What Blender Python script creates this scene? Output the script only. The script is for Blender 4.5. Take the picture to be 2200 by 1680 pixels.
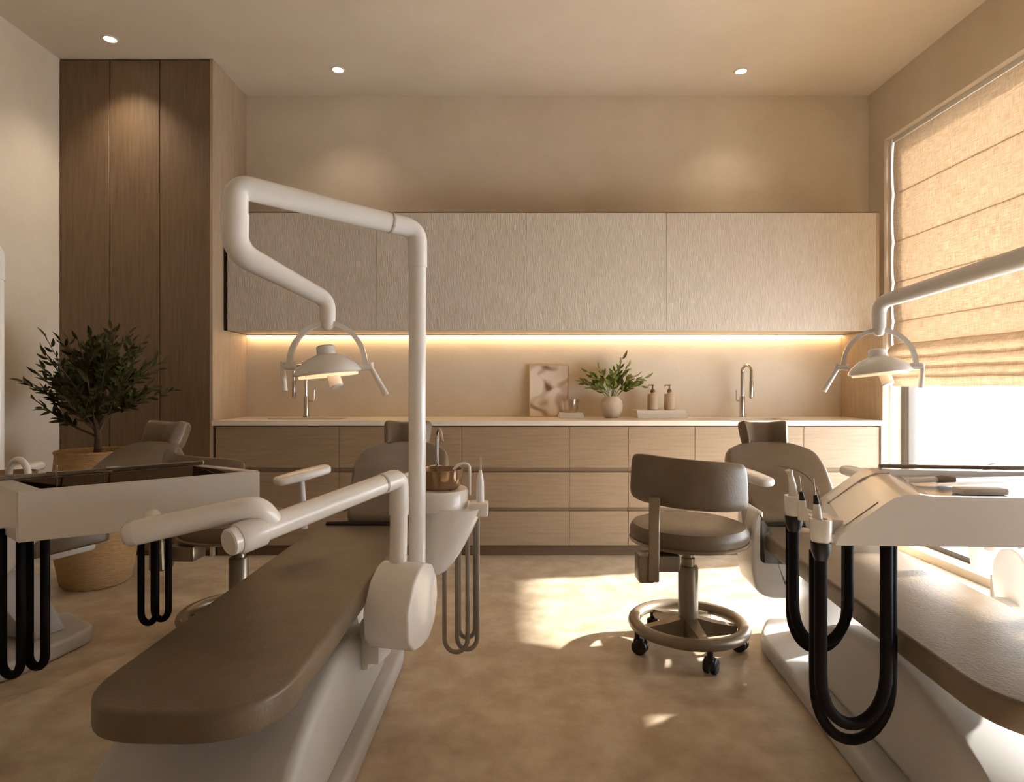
import bpy, bmesh, math, random
from mathutils import Vector, Matrix, Euler
random.seed(7)
PI = math.pi
for o in list(bpy.data.objects):
    bpy.data.objects.remove(o)
SC = bpy.context.scene
COL = SC.collection

# ------------------------------------------------------------------ camera
F_PX, CX, CY, EYE = 1310.0, 1096.0, 829.0, 1.13
cam = bpy.data.cameras.new('camera')
cam.sensor_width = 36.0
cam.sensor_fit = 'HORIZONTAL'
cam.lens = 36.0 * F_PX / 2200.0
cam.shift_x = (1100 - CX) / 2200.0
cam.shift_y = -(840 - CY) / 2200.0
cam.clip_start = 0.02
cam_o = bpy.data.objects.new('camera', cam)
cam_o.location = (0, 0, EYE)
cam_o.rotation_euler = (PI / 2, 0, 0)
COL.objects.link(cam_o)
SC.camera = cam_o

# ------------------------------------------------------------------ world, sun, exposure
w = bpy.data.worlds.new('sky')
SC.world = w
w.use_nodes = True
bg = w.node_tree.nodes['Background']
bg.inputs['Color'].default_value = (0.86, 0.93, 1.0, 1)
bg.inputs['Strength'].default_value = 13.5
sun = bpy.data.lights.new('sun', 'SUN')
sun.energy = 23.0
sun.angle = math.radians(1.6)
sun.color = (1.0, 0.96, 0.90)
sun_o = bpy.data.objects.new('sun', sun)
COL.objects.link(sun_o)
SUN_DIR = Vector((-1.0, -0.21, -0.432))
sun_o.rotation_euler = SUN_DIR.to_track_quat('-Z', 'Y').to_euler()
sun_o.location = (8, 3, 5)
vs = SC.view_settings
vs.view_transform = 'Standard'
vs.look = 'None'
vs.exposure = 0.06
vs.gamma = 1.0
vs.use_curve_mapping = False


def px(x, y, Y):
    """photo pixel at a known depth -> point"""
    return Vector(((x - CX) / F_PX * Y, Y, EYE - (y - CY) / F_PX * Y))


# ------------------------------------------------------------------ materials
def lin(c):
    out = []
    for v in c:
        v = v / 255.0
        out.append(v / 12.92 if v <= 0.04045 else ((v + 0.055) / 1.055) ** 2.4)
    return (out[0], out[1], out[2], 1.0)


MATS = {}


def mat(name, col, rough=0.5, metal=0.0, col2=None, nscale=4.0, stretch=(1, 1, 1), detail=6.0,
        bump=0.0, bscale=None, bstretch=None, coat=0.0, spec=0.5, ramp=(0.3, 0.7), emit=None, rnoise=0.0,
        transmission=0.0, ior=1.45):
    m = bpy.data.materials.new(name)
    m.use_nodes = True
    nt = m.node_tree
    N, L = nt.nodes, nt.links
    b = N['Principled BSDF']
    b.inputs['Base Color'].default_value = lin(col)
    b.inputs['Roughness'].default_value = rough
    b.inputs['Metallic'].default_value = metal
    b.inputs['Coat Weight'].default_value = coat
    b.inputs['Coat Roughness'].default_value = 0.15
    b.inputs['Specular IOR Level'].default_value = spec
    b.inputs['IOR'].default_value = ior
    b.inputs['Transmission Weight'].default_value = transmission
    if emit:
        b.inputs['Emission Color'].default_value = lin(emit[0])
        b.inputs['Emission Strength'].default_value = emit[1]
    tc = N.new('ShaderNodeTexCoord')
    if col2 is not None:
        mp = N.new('ShaderNodeMapping')
        mp.inputs['Scale'].default_value = stretch
        L.new(tc.outputs['Object'], mp.inputs['Vector'])
        nz = N.new('ShaderNodeTexNoise')
        nz.inputs['Scale'].default_value = nscale
        nz.inputs['Detail'].default_value = detail
        nz.inputs['Roughness'].default_value = 0.6
        L.new(mp.outputs['Vector'], nz.inputs['Vector'])
        cr = N.new('ShaderNodeValToRGB')
        cr.color_ramp.elements[0].position = ramp[0]
        cr.color_ramp.elements[1].position = ramp[1]
        cr.color_ramp.elements[0].color = lin(col)
        cr.color_ramp.elements[1].color = lin(col2)
        L.new(nz.outputs['Fac'], cr.inputs['Fac'])
        L.new(cr.outputs['Color'], b.inputs['Base Color'])
        if rnoise:
            mr = N.new('ShaderNodeMapRange')
            mr.inputs['To Min'].default_value = max(0.02, rough - rnoise)
            mr.inputs['To Max'].default_value = rough + rnoise
            L.new(nz.outputs['Fac'], mr.inputs['Value'])
            L.new(mr.outputs['Result'], b.inputs['Roughness'])
    if bump:
        mp2 = N.new('ShaderNodeMapping')
        mp2.inputs['Scale'].default_value = bstretch or stretch
        L.new(tc.outputs['Object'], mp2.inputs['Vector'])
        n2 = N.new('ShaderNodeTexNoise')
        n2.inputs['Scale'].default_value = bscale or nscale
        n2.inputs['Detail'].default_value = 4.0
        L.new(mp2.outputs['Vector'], n2.inputs['Vector'])
        bp = N.new('ShaderNodeBump')
        bp.inputs['Strength'].default_value = bump
        bp.inputs['Distance'].default_value = 0.01
        L.new(n2.outputs['Fac'], bp.inputs['Height'])
        L.new(bp.outputs['Normal'], b.inputs['Normal'])
    MATS[name] = m
    return m


mat('plaster', (211, 196, 175), 0.9, col2=(221, 208, 189), nscale=2.2, detail=8, bump=0.12, bscale=30)
mat('ceiling_plaster', (213, 197, 176), 0.92, col2=(223, 209, 190), nscale=1.2, detail=8, bump=0.08, bscale=22)
mat('floor_cement', (182, 160, 132), 0.34, col2=(211, 194, 169), ramp=(0.36, 0.64), nscale=7.5, detail=9, bump=0.05, bscale=14, rnoise=0.1)
mat('oak_vertical', (104, 82, 59), 0.55, col2=(125, 101, 76), nscale=5, stretch=(14, 14, 0.7), detail=8, bump=0.15, bscale=60, bstretch=(3, 3, 0.12))
mat('oak_pale_and_lit_vertical', (166, 145, 122), 0.55, col2=(184, 163, 139), nscale=5, stretch=(14, 14, 0.7), detail=8, bump=0.12, bscale=60, bstretch=(3, 3, 0.12))  # pale oak panels, and the window-lit tone painted on the wardrobe side
mat('oak_horizontal', (145, 123, 98), 0.5, col2=(164, 141, 115), nscale=5, stretch=(0.7, 14, 14), detail=8, bump=0.12, bscale=60, bstretch=(0.12, 3, 3))
mat('oak_mid', (128, 105, 81), 0.6, col2=(142, 118, 93), nscale=5, stretch=(0.7, 14, 14))
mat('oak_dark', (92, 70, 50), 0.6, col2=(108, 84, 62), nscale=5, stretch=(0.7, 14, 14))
mat('ribbed_laminate', (190, 179, 165), 0.75, col2=(212, 202, 189), nscale=40, stretch=(3, 3, 0.35), detail=5, bump=0.45, bscale=45, bstretch=(3, 3, 0.4))
mat('stone_worktop', (222, 211, 196), 0.3, col2=(236, 227, 215), nscale=6, detail=8)
mat('white_shell', (234, 230, 225), 0.32, spec=0.5, col2=(238, 234, 229), nscale=3)
mat('white_enamel', (240, 237, 233), 0.22, coat=0.3, col2=(243, 240, 236), nscale=3)
mat('base_grey', (190, 187, 184), 0.42, col2=(197, 194, 191), nscale=4)
mat('taupe_leather', (108, 93, 75), 0.36, col2=(121, 106, 88), nscale=9, bump=0.12, bscale=160, detail=6)
mat('dark_seam_and_gap_shade', (34, 28, 24), 0.7)  # seat seam, and painted shade in the gap next to the wardrobe
mat('black_rubber', (17, 15, 16), 0.6, spec=0.12, col2=(24, 21, 21), nscale=30)
mat('black_plastic', (22, 22, 25), 0.4)
mat('grey_hose', (138, 128, 116), 0.35, col2=(150, 140, 128), nscale=20)
mat('steel', (200, 196, 190), 0.16, metal=1.0)
mat('brushed_steel', (150, 143, 134), 0.28, metal=1.0, col2=(165, 158, 148), nscale=20, stretch=(1, 20, 1))
mat('smoked_tray', (92, 80, 68), 0.07, metal=0.9)
mat('champagne_metal', (134, 121, 104), 0.36, metal=0.5, col2=(143, 130, 113), nscale=6)
mat('bronze_glass', (146, 116, 86), 0.14, metal=0.45, spec=0.8)
mat('window_bronze', (84, 76, 68), 0.45, metal=0.3)
mat('white_frame', (222, 216, 208), 0.5)
mat('woven_pot', (168, 132, 88), 0.85, col2=(192, 156, 110), nscale=26, stretch=(1, 1, 5), bump=0.6, bscale=40, bstretch=(1, 1, 5))
mat('soil', (58, 44, 32), 0.95, col2=(80, 62, 46), nscale=50, bump=0.8, bscale=70)
mat('bark', (74, 56, 42), 0.85, col2=(96, 76, 58), nscale=30, stretch=(1, 1, 0.3), bump=0.4)
mat('olive_leaf', (42, 44, 20), 0.6, spec=0.2, col2=(70, 72, 34), nscale=12)
mat('sprig_leaf', (88, 100, 40), 0.48, col2=(134, 142, 66), nscale=14)
mat('sprig_stem', (96, 110, 52), 0.6)
mat('ceramic_vase', (196, 178, 156), 0.6, col2=(212, 196, 174), nscale=18, bump=0.12, bscale=80)
mat('ceramic_bottle', (184, 160, 132), 0.5, col2=(196, 173, 146), nscale=18)
mat('pump_metal', (120, 98, 76), 0.35, metal=0.6)
mat('book_cover_cream', (222, 208, 192), 0.6, col2=(228, 216, 202), nscale=12)
mat('book_cover_tan', (150, 124, 100), 0.6, col2=(162, 136, 112), nscale=12)
mat('book_pages', (236, 227, 214), 0.8, col2=(222, 210, 194), nscale=90, stretch=(0.2, 0.2, 6))
mat('frame_wood', (206, 178, 138), 0.5, col2=(218, 192, 154), nscale=10, stretch=(6, 6, 1))
mat('led', (255, 214, 150), 0.5, emit=((255, 214, 158), 13.0))
mat('downlight_lens', (255, 240, 215), 0.5, emit=((255, 236, 210), 14.0))
mat('lamp_glow', (255, 220, 170), 0.5, emit=((255, 210, 160), 1.0))
mat('trim_white', (224, 212, 196), 0.5)


def art_material():
    m = bpy.data.materials.new('botanical_print')
    m.use_nodes = True
    nt = m.node_tree
    N, L = nt.nodes, nt.links
    b = N['Principled BSDF']
    b.inputs['Roughness'].default_value = 0.7
    tc = N.new('ShaderNodeTexCoord')
    n = N.new('ShaderNodeTexNoise')
    n.inputs['Scale'].default_value = 7.0
    n.inputs['Detail'].default_value = 1.2
    n.inputs['Distortion'].default_value = 0.7
    L.new(tc.outputs['Object'], n.inputs['Vector'])
    cr = N.new('ShaderNodeValToRGB')
    e = cr.color_ramp.elements
    e[0].position, e[0].color = 0.30, lin((120, 92, 68))
    e[1].position, e[1].color = 0.52, lin((236, 224, 210))
    e.new(0.38).color = lin((176, 150, 126))
    e.new(0.44).color = lin((206, 186, 166))
    L.new(n.outputs['Fac'], cr.inputs['Fac'])
    L.new(cr.outputs['Color'], b.inputs['Base Color'])
    MATS['botanical_print'] = m


art_material()


def linen_material():
    m = bpy.data.materials.new('linen_blind')
    m.use_nodes = True
    nt = m.node_tree
    N, L = nt.nodes, nt.links
    N.remove(N['Principled BSDF'])
    out = N['Material Output']
    tc = N.new('ShaderNodeTexCoord')
    facs = []
    for sc in ((1, 6, 90), (1, 90, 6)):
        mp = N.new('ShaderNodeMapping')
        mp.inputs['Scale'].default_value = sc
        L.new(tc.outputs['Object'], mp.inputs['Vector'])
        nz = N.new('ShaderNodeTexNoise')
        nz.inputs['Scale'].default_value = 2.2
        nz.inputs['Detail'].default_value = 3
        L.new(mp.outputs['Vector'], nz.inputs['Vector'])
        facs.append(nz)
    add = N.new('ShaderNodeMath')
    add.operation = 'MULTIPLY_ADD'
    add.inputs[1].default_value = 0.5
    half = N.new('ShaderNodeMath')
    half.operation = 'MULTIPLY'
    half.inputs[1].default_value = 0.5
    L.new(facs[1].outputs['Fac'], half.inputs[0])
    L.new(facs[0].outputs['Fac'], add.inputs[0])
    L.new(half.outputs[0], add.inputs[2])
    cr = N.new('ShaderNodeValToRGB')
    cr.color_ramp.elements[0].position = 0.36
    cr.color_ramp.elements[0].color = lin((205, 184, 158))
    cr.color_ramp.elements[1].position = 0.62
    cr.color_ramp.elements[1].color = lin((238, 224, 205))
    L.new(add.outputs[0], cr.inputs['Fac'])
    d = N.new('ShaderNodeBsdfDiffuse')
    t = N.new('ShaderNodeBsdfTranslucent')
    L.new(cr.outputs['Color'], d.inputs['Color'])
    L.new(cr.outputs['Color'], t.inputs['Color'])
    mx = N.new('ShaderNodeMixShader')
    mx.inputs['Fac'].default_value = 0.25
    L.new(d.outputs[0], mx.inputs[1])
    L.new(t.outputs[0], mx.inputs[2])
    L.new(mx.outputs[0], out.inputs['Surface'])
    MATS['linen_blind'] = m


linen_material()


def glass_material(name, gloss=0.06, tint=(1, 1, 1, 1)):
    m = bpy.data.materials.new(name)
    m.use_nodes = True
    nt = m.node_tree
    N, L = nt.nodes, nt.links
    N.remove(N['Principled BSDF'])
    out = N['Material Output']
    t = N.new('ShaderNodeBsdfTransparent')
    t.inputs['Color'].default_value = tint
    g = N.new('ShaderNodeBsdfGlossy')
    g.inputs['Roughness'].default_value = 0.02
    mx = N.new('ShaderNodeMixShader')
    mx.inputs['Fac'].default_value = gloss
    L.new(t.outputs[0], mx.inputs[1])
    L.new(g.outputs[0], mx.inputs[2])
    L.new(mx.outputs[0], out.inputs['Surface'])
    MATS[name] = m


glass_material('window_glass', 0.05)
glass_material('clear_glass', 0.07, (0.93, 0.9, 0.86, 1))

# ------------------------------------------------------------------ object helpers
W = {}   # world matrix of every object made here


def thing(name, label, cat, M=None, group=None):
    o = bpy.data.objects.new(name, None)
    o.empty_display_size = 0.05
    COL.objects.link(o)
    M = M or Matrix.Identity(4)
    if not isinstance(M, Matrix):
        M = Matrix.Translation(M)
    o.matrix_world = M
    W[o] = M.copy()
    o['label'] = label
    o['category'] = cat
    if group:
        o['group'] = group
    return o


def obj(name, bm, m, parent=None, world=True, smooth=True, angle=40, kind=None):
    """one mesh object; bm is in world coordinates (world=True) or in the parent's own"""
    PM = W[parent] if parent is not None else Matrix.Identity(4)
    if world and parent is not None:
        bm.transform(PM.inverted())
    bmesh.ops.recalc_face_normals(bm, faces=bm.faces)
    me = bpy.data.meshes.new(name)
    bm.to_mesh(me)
    bm.free()
    me.materials.append(MATS[m])
    if smooth:
        me.shade_smooth()
        me.set_sharp_from_angle(angle=math.radians(angle))
    o = bpy.data.objects.new(name, me)
    COL.objects.link(o)
    if parent is not None:
        o.parent = parent
    W[o] = PM.copy()
    if kind:
        o['kind'] = kind
    return o


def single(name, bm, m, label, cat, group=None, origin=None, **kw):
    """a thing that is one mesh, its origin at its base"""
    if origin is None:
        xs = [v.co for v in bm.verts]
        origin = Vector(((min(v.x for v in xs) + max(v.x for v in xs)) / 2,
                         (min(v.y for v in xs) + max(v.y for v in xs)) / 2, min(v.z for v in xs)))
    bm.transform(Matrix.Translation(-Vector(origin)))
    o = obj(name, bm, m, None, **kw)
    o.location = origin
    W[o] = Matrix.Translation(origin)
    o['label'] = label
    o['category'] = cat
    if group:
        o['group'] = group
    return o


def struct(name, bm, m, parent=None, **kw):
    o = obj(name, bm, m, parent, **kw)
    if parent is None:
        o['kind'] = 'structure'
    return o


def dup(root, M, label=None, group=None):
    r = root.copy()
    COL.objects.link(r)
    r.matrix_world = M
    W[r] = M.copy()
    if label:
        r['label'] = label
    if group:
        r['group'] = group
    for ch in list(root.children):
        c = ch.copy()
        COL.objects.link(c)
        c.parent = r
        W[c] = M.copy()
        for g in ch.children:
            d = g.copy()
            COL.objects.link(d)
            d.parent = c
            W[d] = M.copy()
    return r


def frame(x, y, deg, z=0.0):
    return Matrix.Translation((x, y, z)) @ Matrix.Rotation(math.radians(deg), 4, 'Z')


# ------------------------------------------------------------------ mesh helpers
def BM():
    return bmesh.new()


def bx(bm, x0, x1, y0, y1, z0, z1, bev=0.0, seg=2, M=None):
    t = bmesh.new()
    bmesh.ops.create_cube(t, size=1.0)
    S = Matrix.Diagonal((abs(x1 - x0), abs(y1 - y0), abs(z1 - z0), 1))
    t.transform(Matrix.Translation(((x0 + x1) / 2, (y0 + y1) / 2, (z0 + z1) / 2)) @ S)
    if bev:
        bmesh.ops.bevel(t, geom=list(t.edges), offset=bev, segments=seg, affect='EDGES', profile=0.5)
    if M is not None:
        t.transform(M)
    merge(bm, t)
    return bm


def merge(bm, t):
    vm = {}
    for v in t.verts:
        vm[v] = bm.verts.new(v.co)
    for f in t.faces:
        try:
            bm.faces.new([vm[v] for v in f.verts])
        except ValueError:
            pass
    t.free()


def fillet(pts, r, k=6):
    pts = [Vector(p) for p in pts]
    if not isinstance(r, (list, tuple)):
        r = [r] * len(pts)
    out = [pts[0]]
    for i in range(1, len(pts) - 1):
        a, b, c = pts[i - 1], pts[i], pts[i + 1]
        d1, d2 = (a - b), (c - b)
        rr = min(r[i], d1.length * 0.49, d2.length * 0.49)
        p0, p1 = b + d1.normalized() * rr, b + d2.normalized() * rr
        for j in range(k + 1):
            t = j / k
            out.append(p0 * (1 - t) ** 2 + b * 2 * t * (1 - t) + p1 * t * t)
    out.append(pts[-1])
    return out


def tube(bm, pts, r, n=14, cap=True):
    pts = [Vector(p) for p in pts]
    m = len(pts)
    rad = r if isinstance(r, (list, tuple)) else [r] * m
    if len(rad) != m:
        # spread by arc length
        L = [0]
        for i in range(1, m):
            L.append(L[-1] + (pts[i] - pts[i - 1]).length)
        q = []
        for l in L:
            t = l / L[-1] * (len(rad) - 1)
            i = min(int(t), len(rad) - 2)
            q.append(rad[i] + (rad[i + 1] - rad[i]) * (t - i))
        rad = q
    tan = []
    for i in range(m):
        a = pts[max(0, i - 1)]
        b = pts[min(m - 1, i + 1)]
        tan.append((b - a).normalized())
    up = Vector((0, 0, 1)) if abs(tan[0].z) < 0.9 else Vector((0, 1, 0))
    u = tan[0].cross(up).normalized()
    rings = []
    for i in range(m):
        if i:
            q = tan[i - 1].rotation_difference(tan[i])
            u = (q @ u)
            u = (u - tan[i] * u.dot(tan[i])).normalized()
        v = tan[i].cross(u)
        rings.append([bm.verts.new(pts[i] + (u * math.cos(2 * PI * j / n) + v * math.sin(2 * PI * j / n)) * rad[i]) for j in range(n)])
    for i in range(m - 1):
        for j in range(n):
            bm.faces.new((rings[i][j], rings[i][(j + 1) % n], rings[i + 1][(j + 1) % n], rings[i + 1][j]))
    if cap:
        bm.faces.new(rings[0][::-1])
        bm.faces.new(rings[-1])
    return bm


def lathe(bm, prof, n=32, M=None, sx=1.0, sy=1.0):
    """prof: list of (r, z); revolved about z"""
    rings = []
    for r, z in prof:
        if r < 1e-6:
            rings.append([bm.verts.new((0, 0, z))])
        else:
            rings.append([bm.verts.new((r * sx * math.cos(2 * PI * j / n), r * sy * math.sin(2 * PI * j / n), z)) for j in range(n)])
    vs_ = [v for g in rings for v in g]
    for a, b in zip(rings, rings[1:]):
        for j in range(n):
            k = (j + 1) % n
            if len(a) == 1 and len(b) == 1:
                continue
            if len(a) == 1:
                bm.faces.new((a[0], b[j], b[k]))
            elif len(b) == 1:
                bm.faces.new((a[j], a[k], b[0]))
            else:
                bm.faces.new((a[j], a[k], b[k], b[j]))
    if len(rings[0]) > 1:
        bm.faces.new(rings[0][::-1])
    if len(rings[-1]) > 1:
        bm.faces.new(rings[-1])
    if M is not None:
        bmesh.ops.transform(bm, matrix=M, verts=vs_)
    return bm


def loft(bm, rings, cap=True):
    R = [[bm.verts.new(p) for p in g] for g in rings]
    n = len(R[0])
    for a, b in zip(R, R[1:]):
        for j in range(n):
            bm.faces.new((a[j], a[(j + 1) % n], b[(j + 1) % n], b[j]))
    if cap:
        bm.faces.new(R[0][::-1])
        bm.faces.new(R[-1])
    return bm


def prism(bm, poly, vec, bev=0.0, seg=2, M=None):
    """poly: list of 3-d points, extruded by vec"""
    t = bmesh.new()
    vec = Vector(vec)
    a = [t.verts.new(Vector(p)) for p in poly]
    b = [t.verts.new(Vector(p) + vec) for p in poly]
    n = len(poly)
    t.faces.new(a[::-1])
    t.faces.new(b)
    for i in range(n):
        t.faces.new((a[i], a[(i + 1) % n], b[(i + 1) % n], b[i]))
    bmesh.ops.recalc_face_normals(t, faces=t.faces)
    if bev:
        es = [e for e in t.edges if len(e.link_faces) == 2 and e.calc_face_angle(0) > 0.6]
        bmesh.ops.bevel(t, geom=es, offset=bev, segments=seg, affect='EDGES', profile=0.5)
    if M is not None:
        t.transform(M)
    merge(bm, t)
    return bm


def rounded(poly, r, k=6):
    """round the corners of a closed 2-d polygon; r one value or one per corner"""
    n = len(poly)
    if not isinstance(r, (list, tuple)):
        r = [r] * n
    out = []
    for i in range(n):
        a, b, c = Vector(poly[i - 1]), Vector(poly[i]), Vector(poly[(i + 1) % n])
        if r[i] < 1e-5:
            out.append(b)
            continue
        d1, d2 = a - b, c - b
        rr = min(r[i], d1.length * 0.48, d2.length * 0.48)
        p0, p1 = b + d1.normalized() * rr, b + d2.normalized() * rr
        for j in range(k + 1):
            t = j / k
            out.append(p0 * (1 - t) ** 2 + b * 2 * t * (1 - t) + p1 * t * t)
    return out


def pad(bm, poly2, thick, edge=0.02, M=None, seg=4, crown=0.0):
    """upholstered pad: outline in xy, from z=0 to z=thick, rolled edges"""
    cx = sum(p[0] for p in poly2) / len(poly2)
    cy = sum(p[1] for p in poly2) / len(poly2)

    def inset(d):
        n = len(poly2)
        out = []
        for i in range(n):
            a, b, c = Vector(poly2[i - 1]), Vector(poly2[i]), Vector(poly2[(i + 1) % n])
            t = (c - a)
            if t.length < 1e-9:
                out.append(b)
                continue
            t.normalize()
            nrm = Vector((-t.y, t.x))
            if nrm.dot(Vector((cx, cy)) - b) < 0:
                nrm = -nrm
            out.append(b + nrm * d)
        return out
    rings = []
    e = min(edge, thick / 2)
    for i in range(seg + 1):
        a = PI / 2 * i / seg
        rings.append([(p[0], p[1], e - e * math.sin(a)) for p in inset(e * (1 - math.cos(a)))][:])
    rings = rings[::-1]
    for i in range(seg + 1):
        a = PI / 2 * i / seg
        rings.append([(p[0], p[1], thick - e + e * math.sin(a)) for p in inset(e * (1 - math.cos(a)))])
    vs0 = len(bm.verts)
    t = bmesh.new()
    loft(t, rings)
    if M is not None:
        t.transform(M)
    merge(bm, t)
    return bm


def bentpad(bm, half_w, half_h, thick, path, n=28, pw=4.0, ph=14, M=None, min_h=0.25):
    """pad lofted along a bent path; path(u)->(point, out, up) for u in -1..1"""
    rings = []
    for i in range(n + 1):
        u = -math.cos(PI * i / n)
        k = max(0.0, 1 - abs(u) ** pw) ** (1.0 / pw)
        hh = half_h * (min_h + (1 - min_h) * k)
        tt = thick / 2 * (0.25 + 0.75 * k)
        p, out, up = path(u)
        ring = []
        for j in range(ph):
            a = 2 * PI * j / ph
            c, s = math.cos(a), math.sin(a)
            cc = math.copysign(abs(c) ** 0.55, c)
            ss = math.copysign(abs(s) ** 0.55, s)
            ring.append(Vector(p) + Vector(up) * hh * ss + Vector(out) * tt * cc)
        rings.append(ring)
    t = bmesh.new()
    loft(t, rings)
    if M is not None:
        t.transform(M)
    merge(bm, t)
    return bm


def cyl(bm, a, b, r, n=20, bev=0.0):
    a, b = Vector(a), Vector(b)
    if bev:
        d = (b - a).normalized()
        return tube(bm, [a, a + d * bev, b - d * bev, b], [r - bev, r, r, r - bev], n)
    return tube(bm, [a, b], r, n)


# ------------------------------------------------------------------ the room
XL, XR, YB, YF, ZC = -2.99, 2.68, 4.56, -1.9, 3.30
CAB_Y = 4.043                       # front plane of the base units and the wardrobe
WY0, WY1, WZ0, WZ1 = 0.85, 4.37, 0.05, 2.89   # window opening
TH = 0.24
struct('floor', bx(BM(), XL - TH, XR + TH, YF - TH, YB + TH, -0.1, 0), 'floor_cement', smooth=False)
struct('ceiling', bx(BM(), XL - TH, XR + TH, YF - TH, YB + TH, ZC, ZC + 0.1), 'ceiling_plaster', smooth=False)
struct('wall_back', bx(BM(), XL - TH, XR + TH, YB, YB + TH, 0, ZC), 'plaster', smooth=False)
struct('wall_left', bx(BM(), XL - TH, XL, YF, YB, 0, ZC), 'plaster', smooth=False)
struct('wall_front', bx(BM(), XL - TH, XR + TH, YF - TH, YF, 0, ZC), 'plaster', smooth=False)


def wall_with_hole(x0, x1, y0, y1, z0, z1, hy0, hy1, hz0, hz1):
    bm = BM()
    ys, zs = [y0, hy0, hy1, y1], [z0, hz0, hz1, z1]
    g = {}

    def v(x, y, z):
        k = (round(x, 5), round(y, 5), round(z, 5))
        if k not in g:
            g[k] = bm.verts.new((x, y, z))
        return g[k]
    for i in range(3):
        for j in range(3):
            if i == 1 and j == 1:
                continue
            for x in (x0, x1):
                bm.faces.new((v(x, ys[i], zs[j]), v(x, ys[i + 1], zs[j]), v(x, ys[i + 1], zs[j + 1]), v(x, ys[i], zs[j + 1])))
    for a, b in (((hy0, hz0), (hy1, hz0)), ((hy1, hz0), (hy1, hz1)), ((hy1, hz1), (hy0, hz1)), ((hy0, hz1), (hy0, hz0))):
        bm.faces.new((v(x0, *a), v(x0, *b), v(x1, *b), v(x1, *a)))
    o = [(y0, z0), (y1, z0), (y1, z1), (y0, z1)]
    for i in range(4):
        a, b = o[i], o[(i + 1) % 4]
        la = [a, b]
        bm.faces.new((v(x0, *a), v(x0, *b), v(x1, *b), v(x1, *a)))
    return bm


struct('wall_right', wall_with_hole(XR, XR + 0.38, YF, YB, 0, ZC, WY0, WY1, WZ0, WZ1), 'plaster', smooth=False)

# window: bronze frame, panes
FX0, FX1 = 2.79, 2.85
bm = BM()
bx(bm, FX0, FX1, WY1 - 0.10, WY1, WZ0, WZ1, 0.004)
bx(bm, FX0, FX1, WY0, WY0 + 0.08, WZ0, WZ1, 0.004)
bx(bm, FX0, FX1, WY0 + 0.08, WY1 - 0.10, WZ0, WZ0 + 0.035, 0.004)
bx(bm, FX0, FX1, WY0 + 0.08, WY1 - 0.10, WZ1 - 0.07, WZ1, 0.004)
win = struct('window_1', bm, 'window_bronze')
MULL = [3.09, 2.62, 1.9]
for my in MULL:
    obj('mullion', bx(BM(), FX0, FX1, my - 0.035, my + 0.035, WZ0 + 0.035, WZ1 - 0.07, 0.004), 'window_bronze', win)
ed = [WY0 + 0.08] + sorted(MULL) + [WY1 - 0.10]
for a, b in zip(ed, ed[1:]):
    obj('pane', bx(BM(), FX0 + 0.025, FX0 + 0.033, a + (0.036 if a != ed[0] else 0), b - (0.036 if b != ed[-1] else 0), WZ0 + 0.035, WZ1 - 0.07), 'window_glass', win, smooth=False)
# slim pale liner of the reveal, seen as a light strip beside the blind
obj('jamb_liner', bx(BM(), 2.72, 2.79, WY1 - 0.02, WY1, WZ0, WZ1), 'white_frame', win)

# ------------------------------------------------------------------ roman blind
BX = 2.735
BY0, BY1 = 0.90, 4.335
bl = thing('roman_blind', 'beige linen roman blind half lowered over the tall window', 'blind', (BX, 2.4, 1.13))
cuts = [2.86, 2.487, 2.150, 1.862, 1.583, 1.40]
for i, (zt, zb) in enumerate(zip(cuts, cuts[1:])):
    bm = BM()
    # each drop bellies a little between the seams
    n = 8
    ring = []
    for k in range(n + 1):
        t = k / n
        z = zt + (zb - zt) * t - (0.002 if k == n else 0) + (-0.002 if k == 0 else 0)
        x = BX - 0.010 * math.sin(PI * t) ** 0.7 - 0.002
        ring.append((x, z))
    f = [[bm.verts.new((x, y, z)) for x, z in ring] for y in (BY0, BY1)]
    b = [[bm.verts.new((x + 0.0035, y, z)) for x, z in ring] for y in (BY0, BY1)]
    for k in range(n):
        bm.faces.new((f[0][k], f[0][k + 1], f[1][k + 1], f[1][k]))
        bm.faces.new((b[0][k], b[0][k + 1], b[1][k + 1], b[1][k]))
    for S in (0, 1):
        for k in range(n):
            bm.faces.new((f[S][k], f[S][k + 1], b[S][k + 1], b[S][k]))
    for k in (0, n):
        bm.faces.new((f[0][k], f[1][k], b[1][k], b[0][k]))
    obj('linen_panel', bm, 'linen_blind', bl)
    if i:
        obj('seam_rod', tube(BM(), [(BX + 0.002, BY0, zt), (BX + 0.002, BY1, zt)], 0.004, 8), 'woven_pot', bl)
for i, (zt, zb, out) in enumerate([(1.425, 1.315, 0.050), (1.345, 1.245, 0.040), (1.275, 1.185, 0.030), (1.22, 1.128, 0.018)]):
    bm = BM()
    sec = []
    n = 10
    for k in range(n + 1):
        t = k / n
        sec.append((BX - out * math.sin(PI * min(1, t * 1.25) ** 1.0 * 0.8) - 0.004, zt + (zb - zt) * t))
    sec += [(x + 0.004, z) for x, z in sec[::-1]]
    rings = []
    for q in range(25):
        y = BY0 + (BY1 - BY0) * q / 24
        wob = 0.003 * math.sin(q * 1.7 + i)
        rings.append([(x, y, z + wob) for x, z in sec])
    loft(bm, rings)
    obj('gathered_fold', bm, 'linen_blind', bl)
obj('head_rail', bx(BM(), BX - 0.01, BX + 0.03, BY0, BY1, 2.86, 2.888), 'white_frame', bl)

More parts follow.
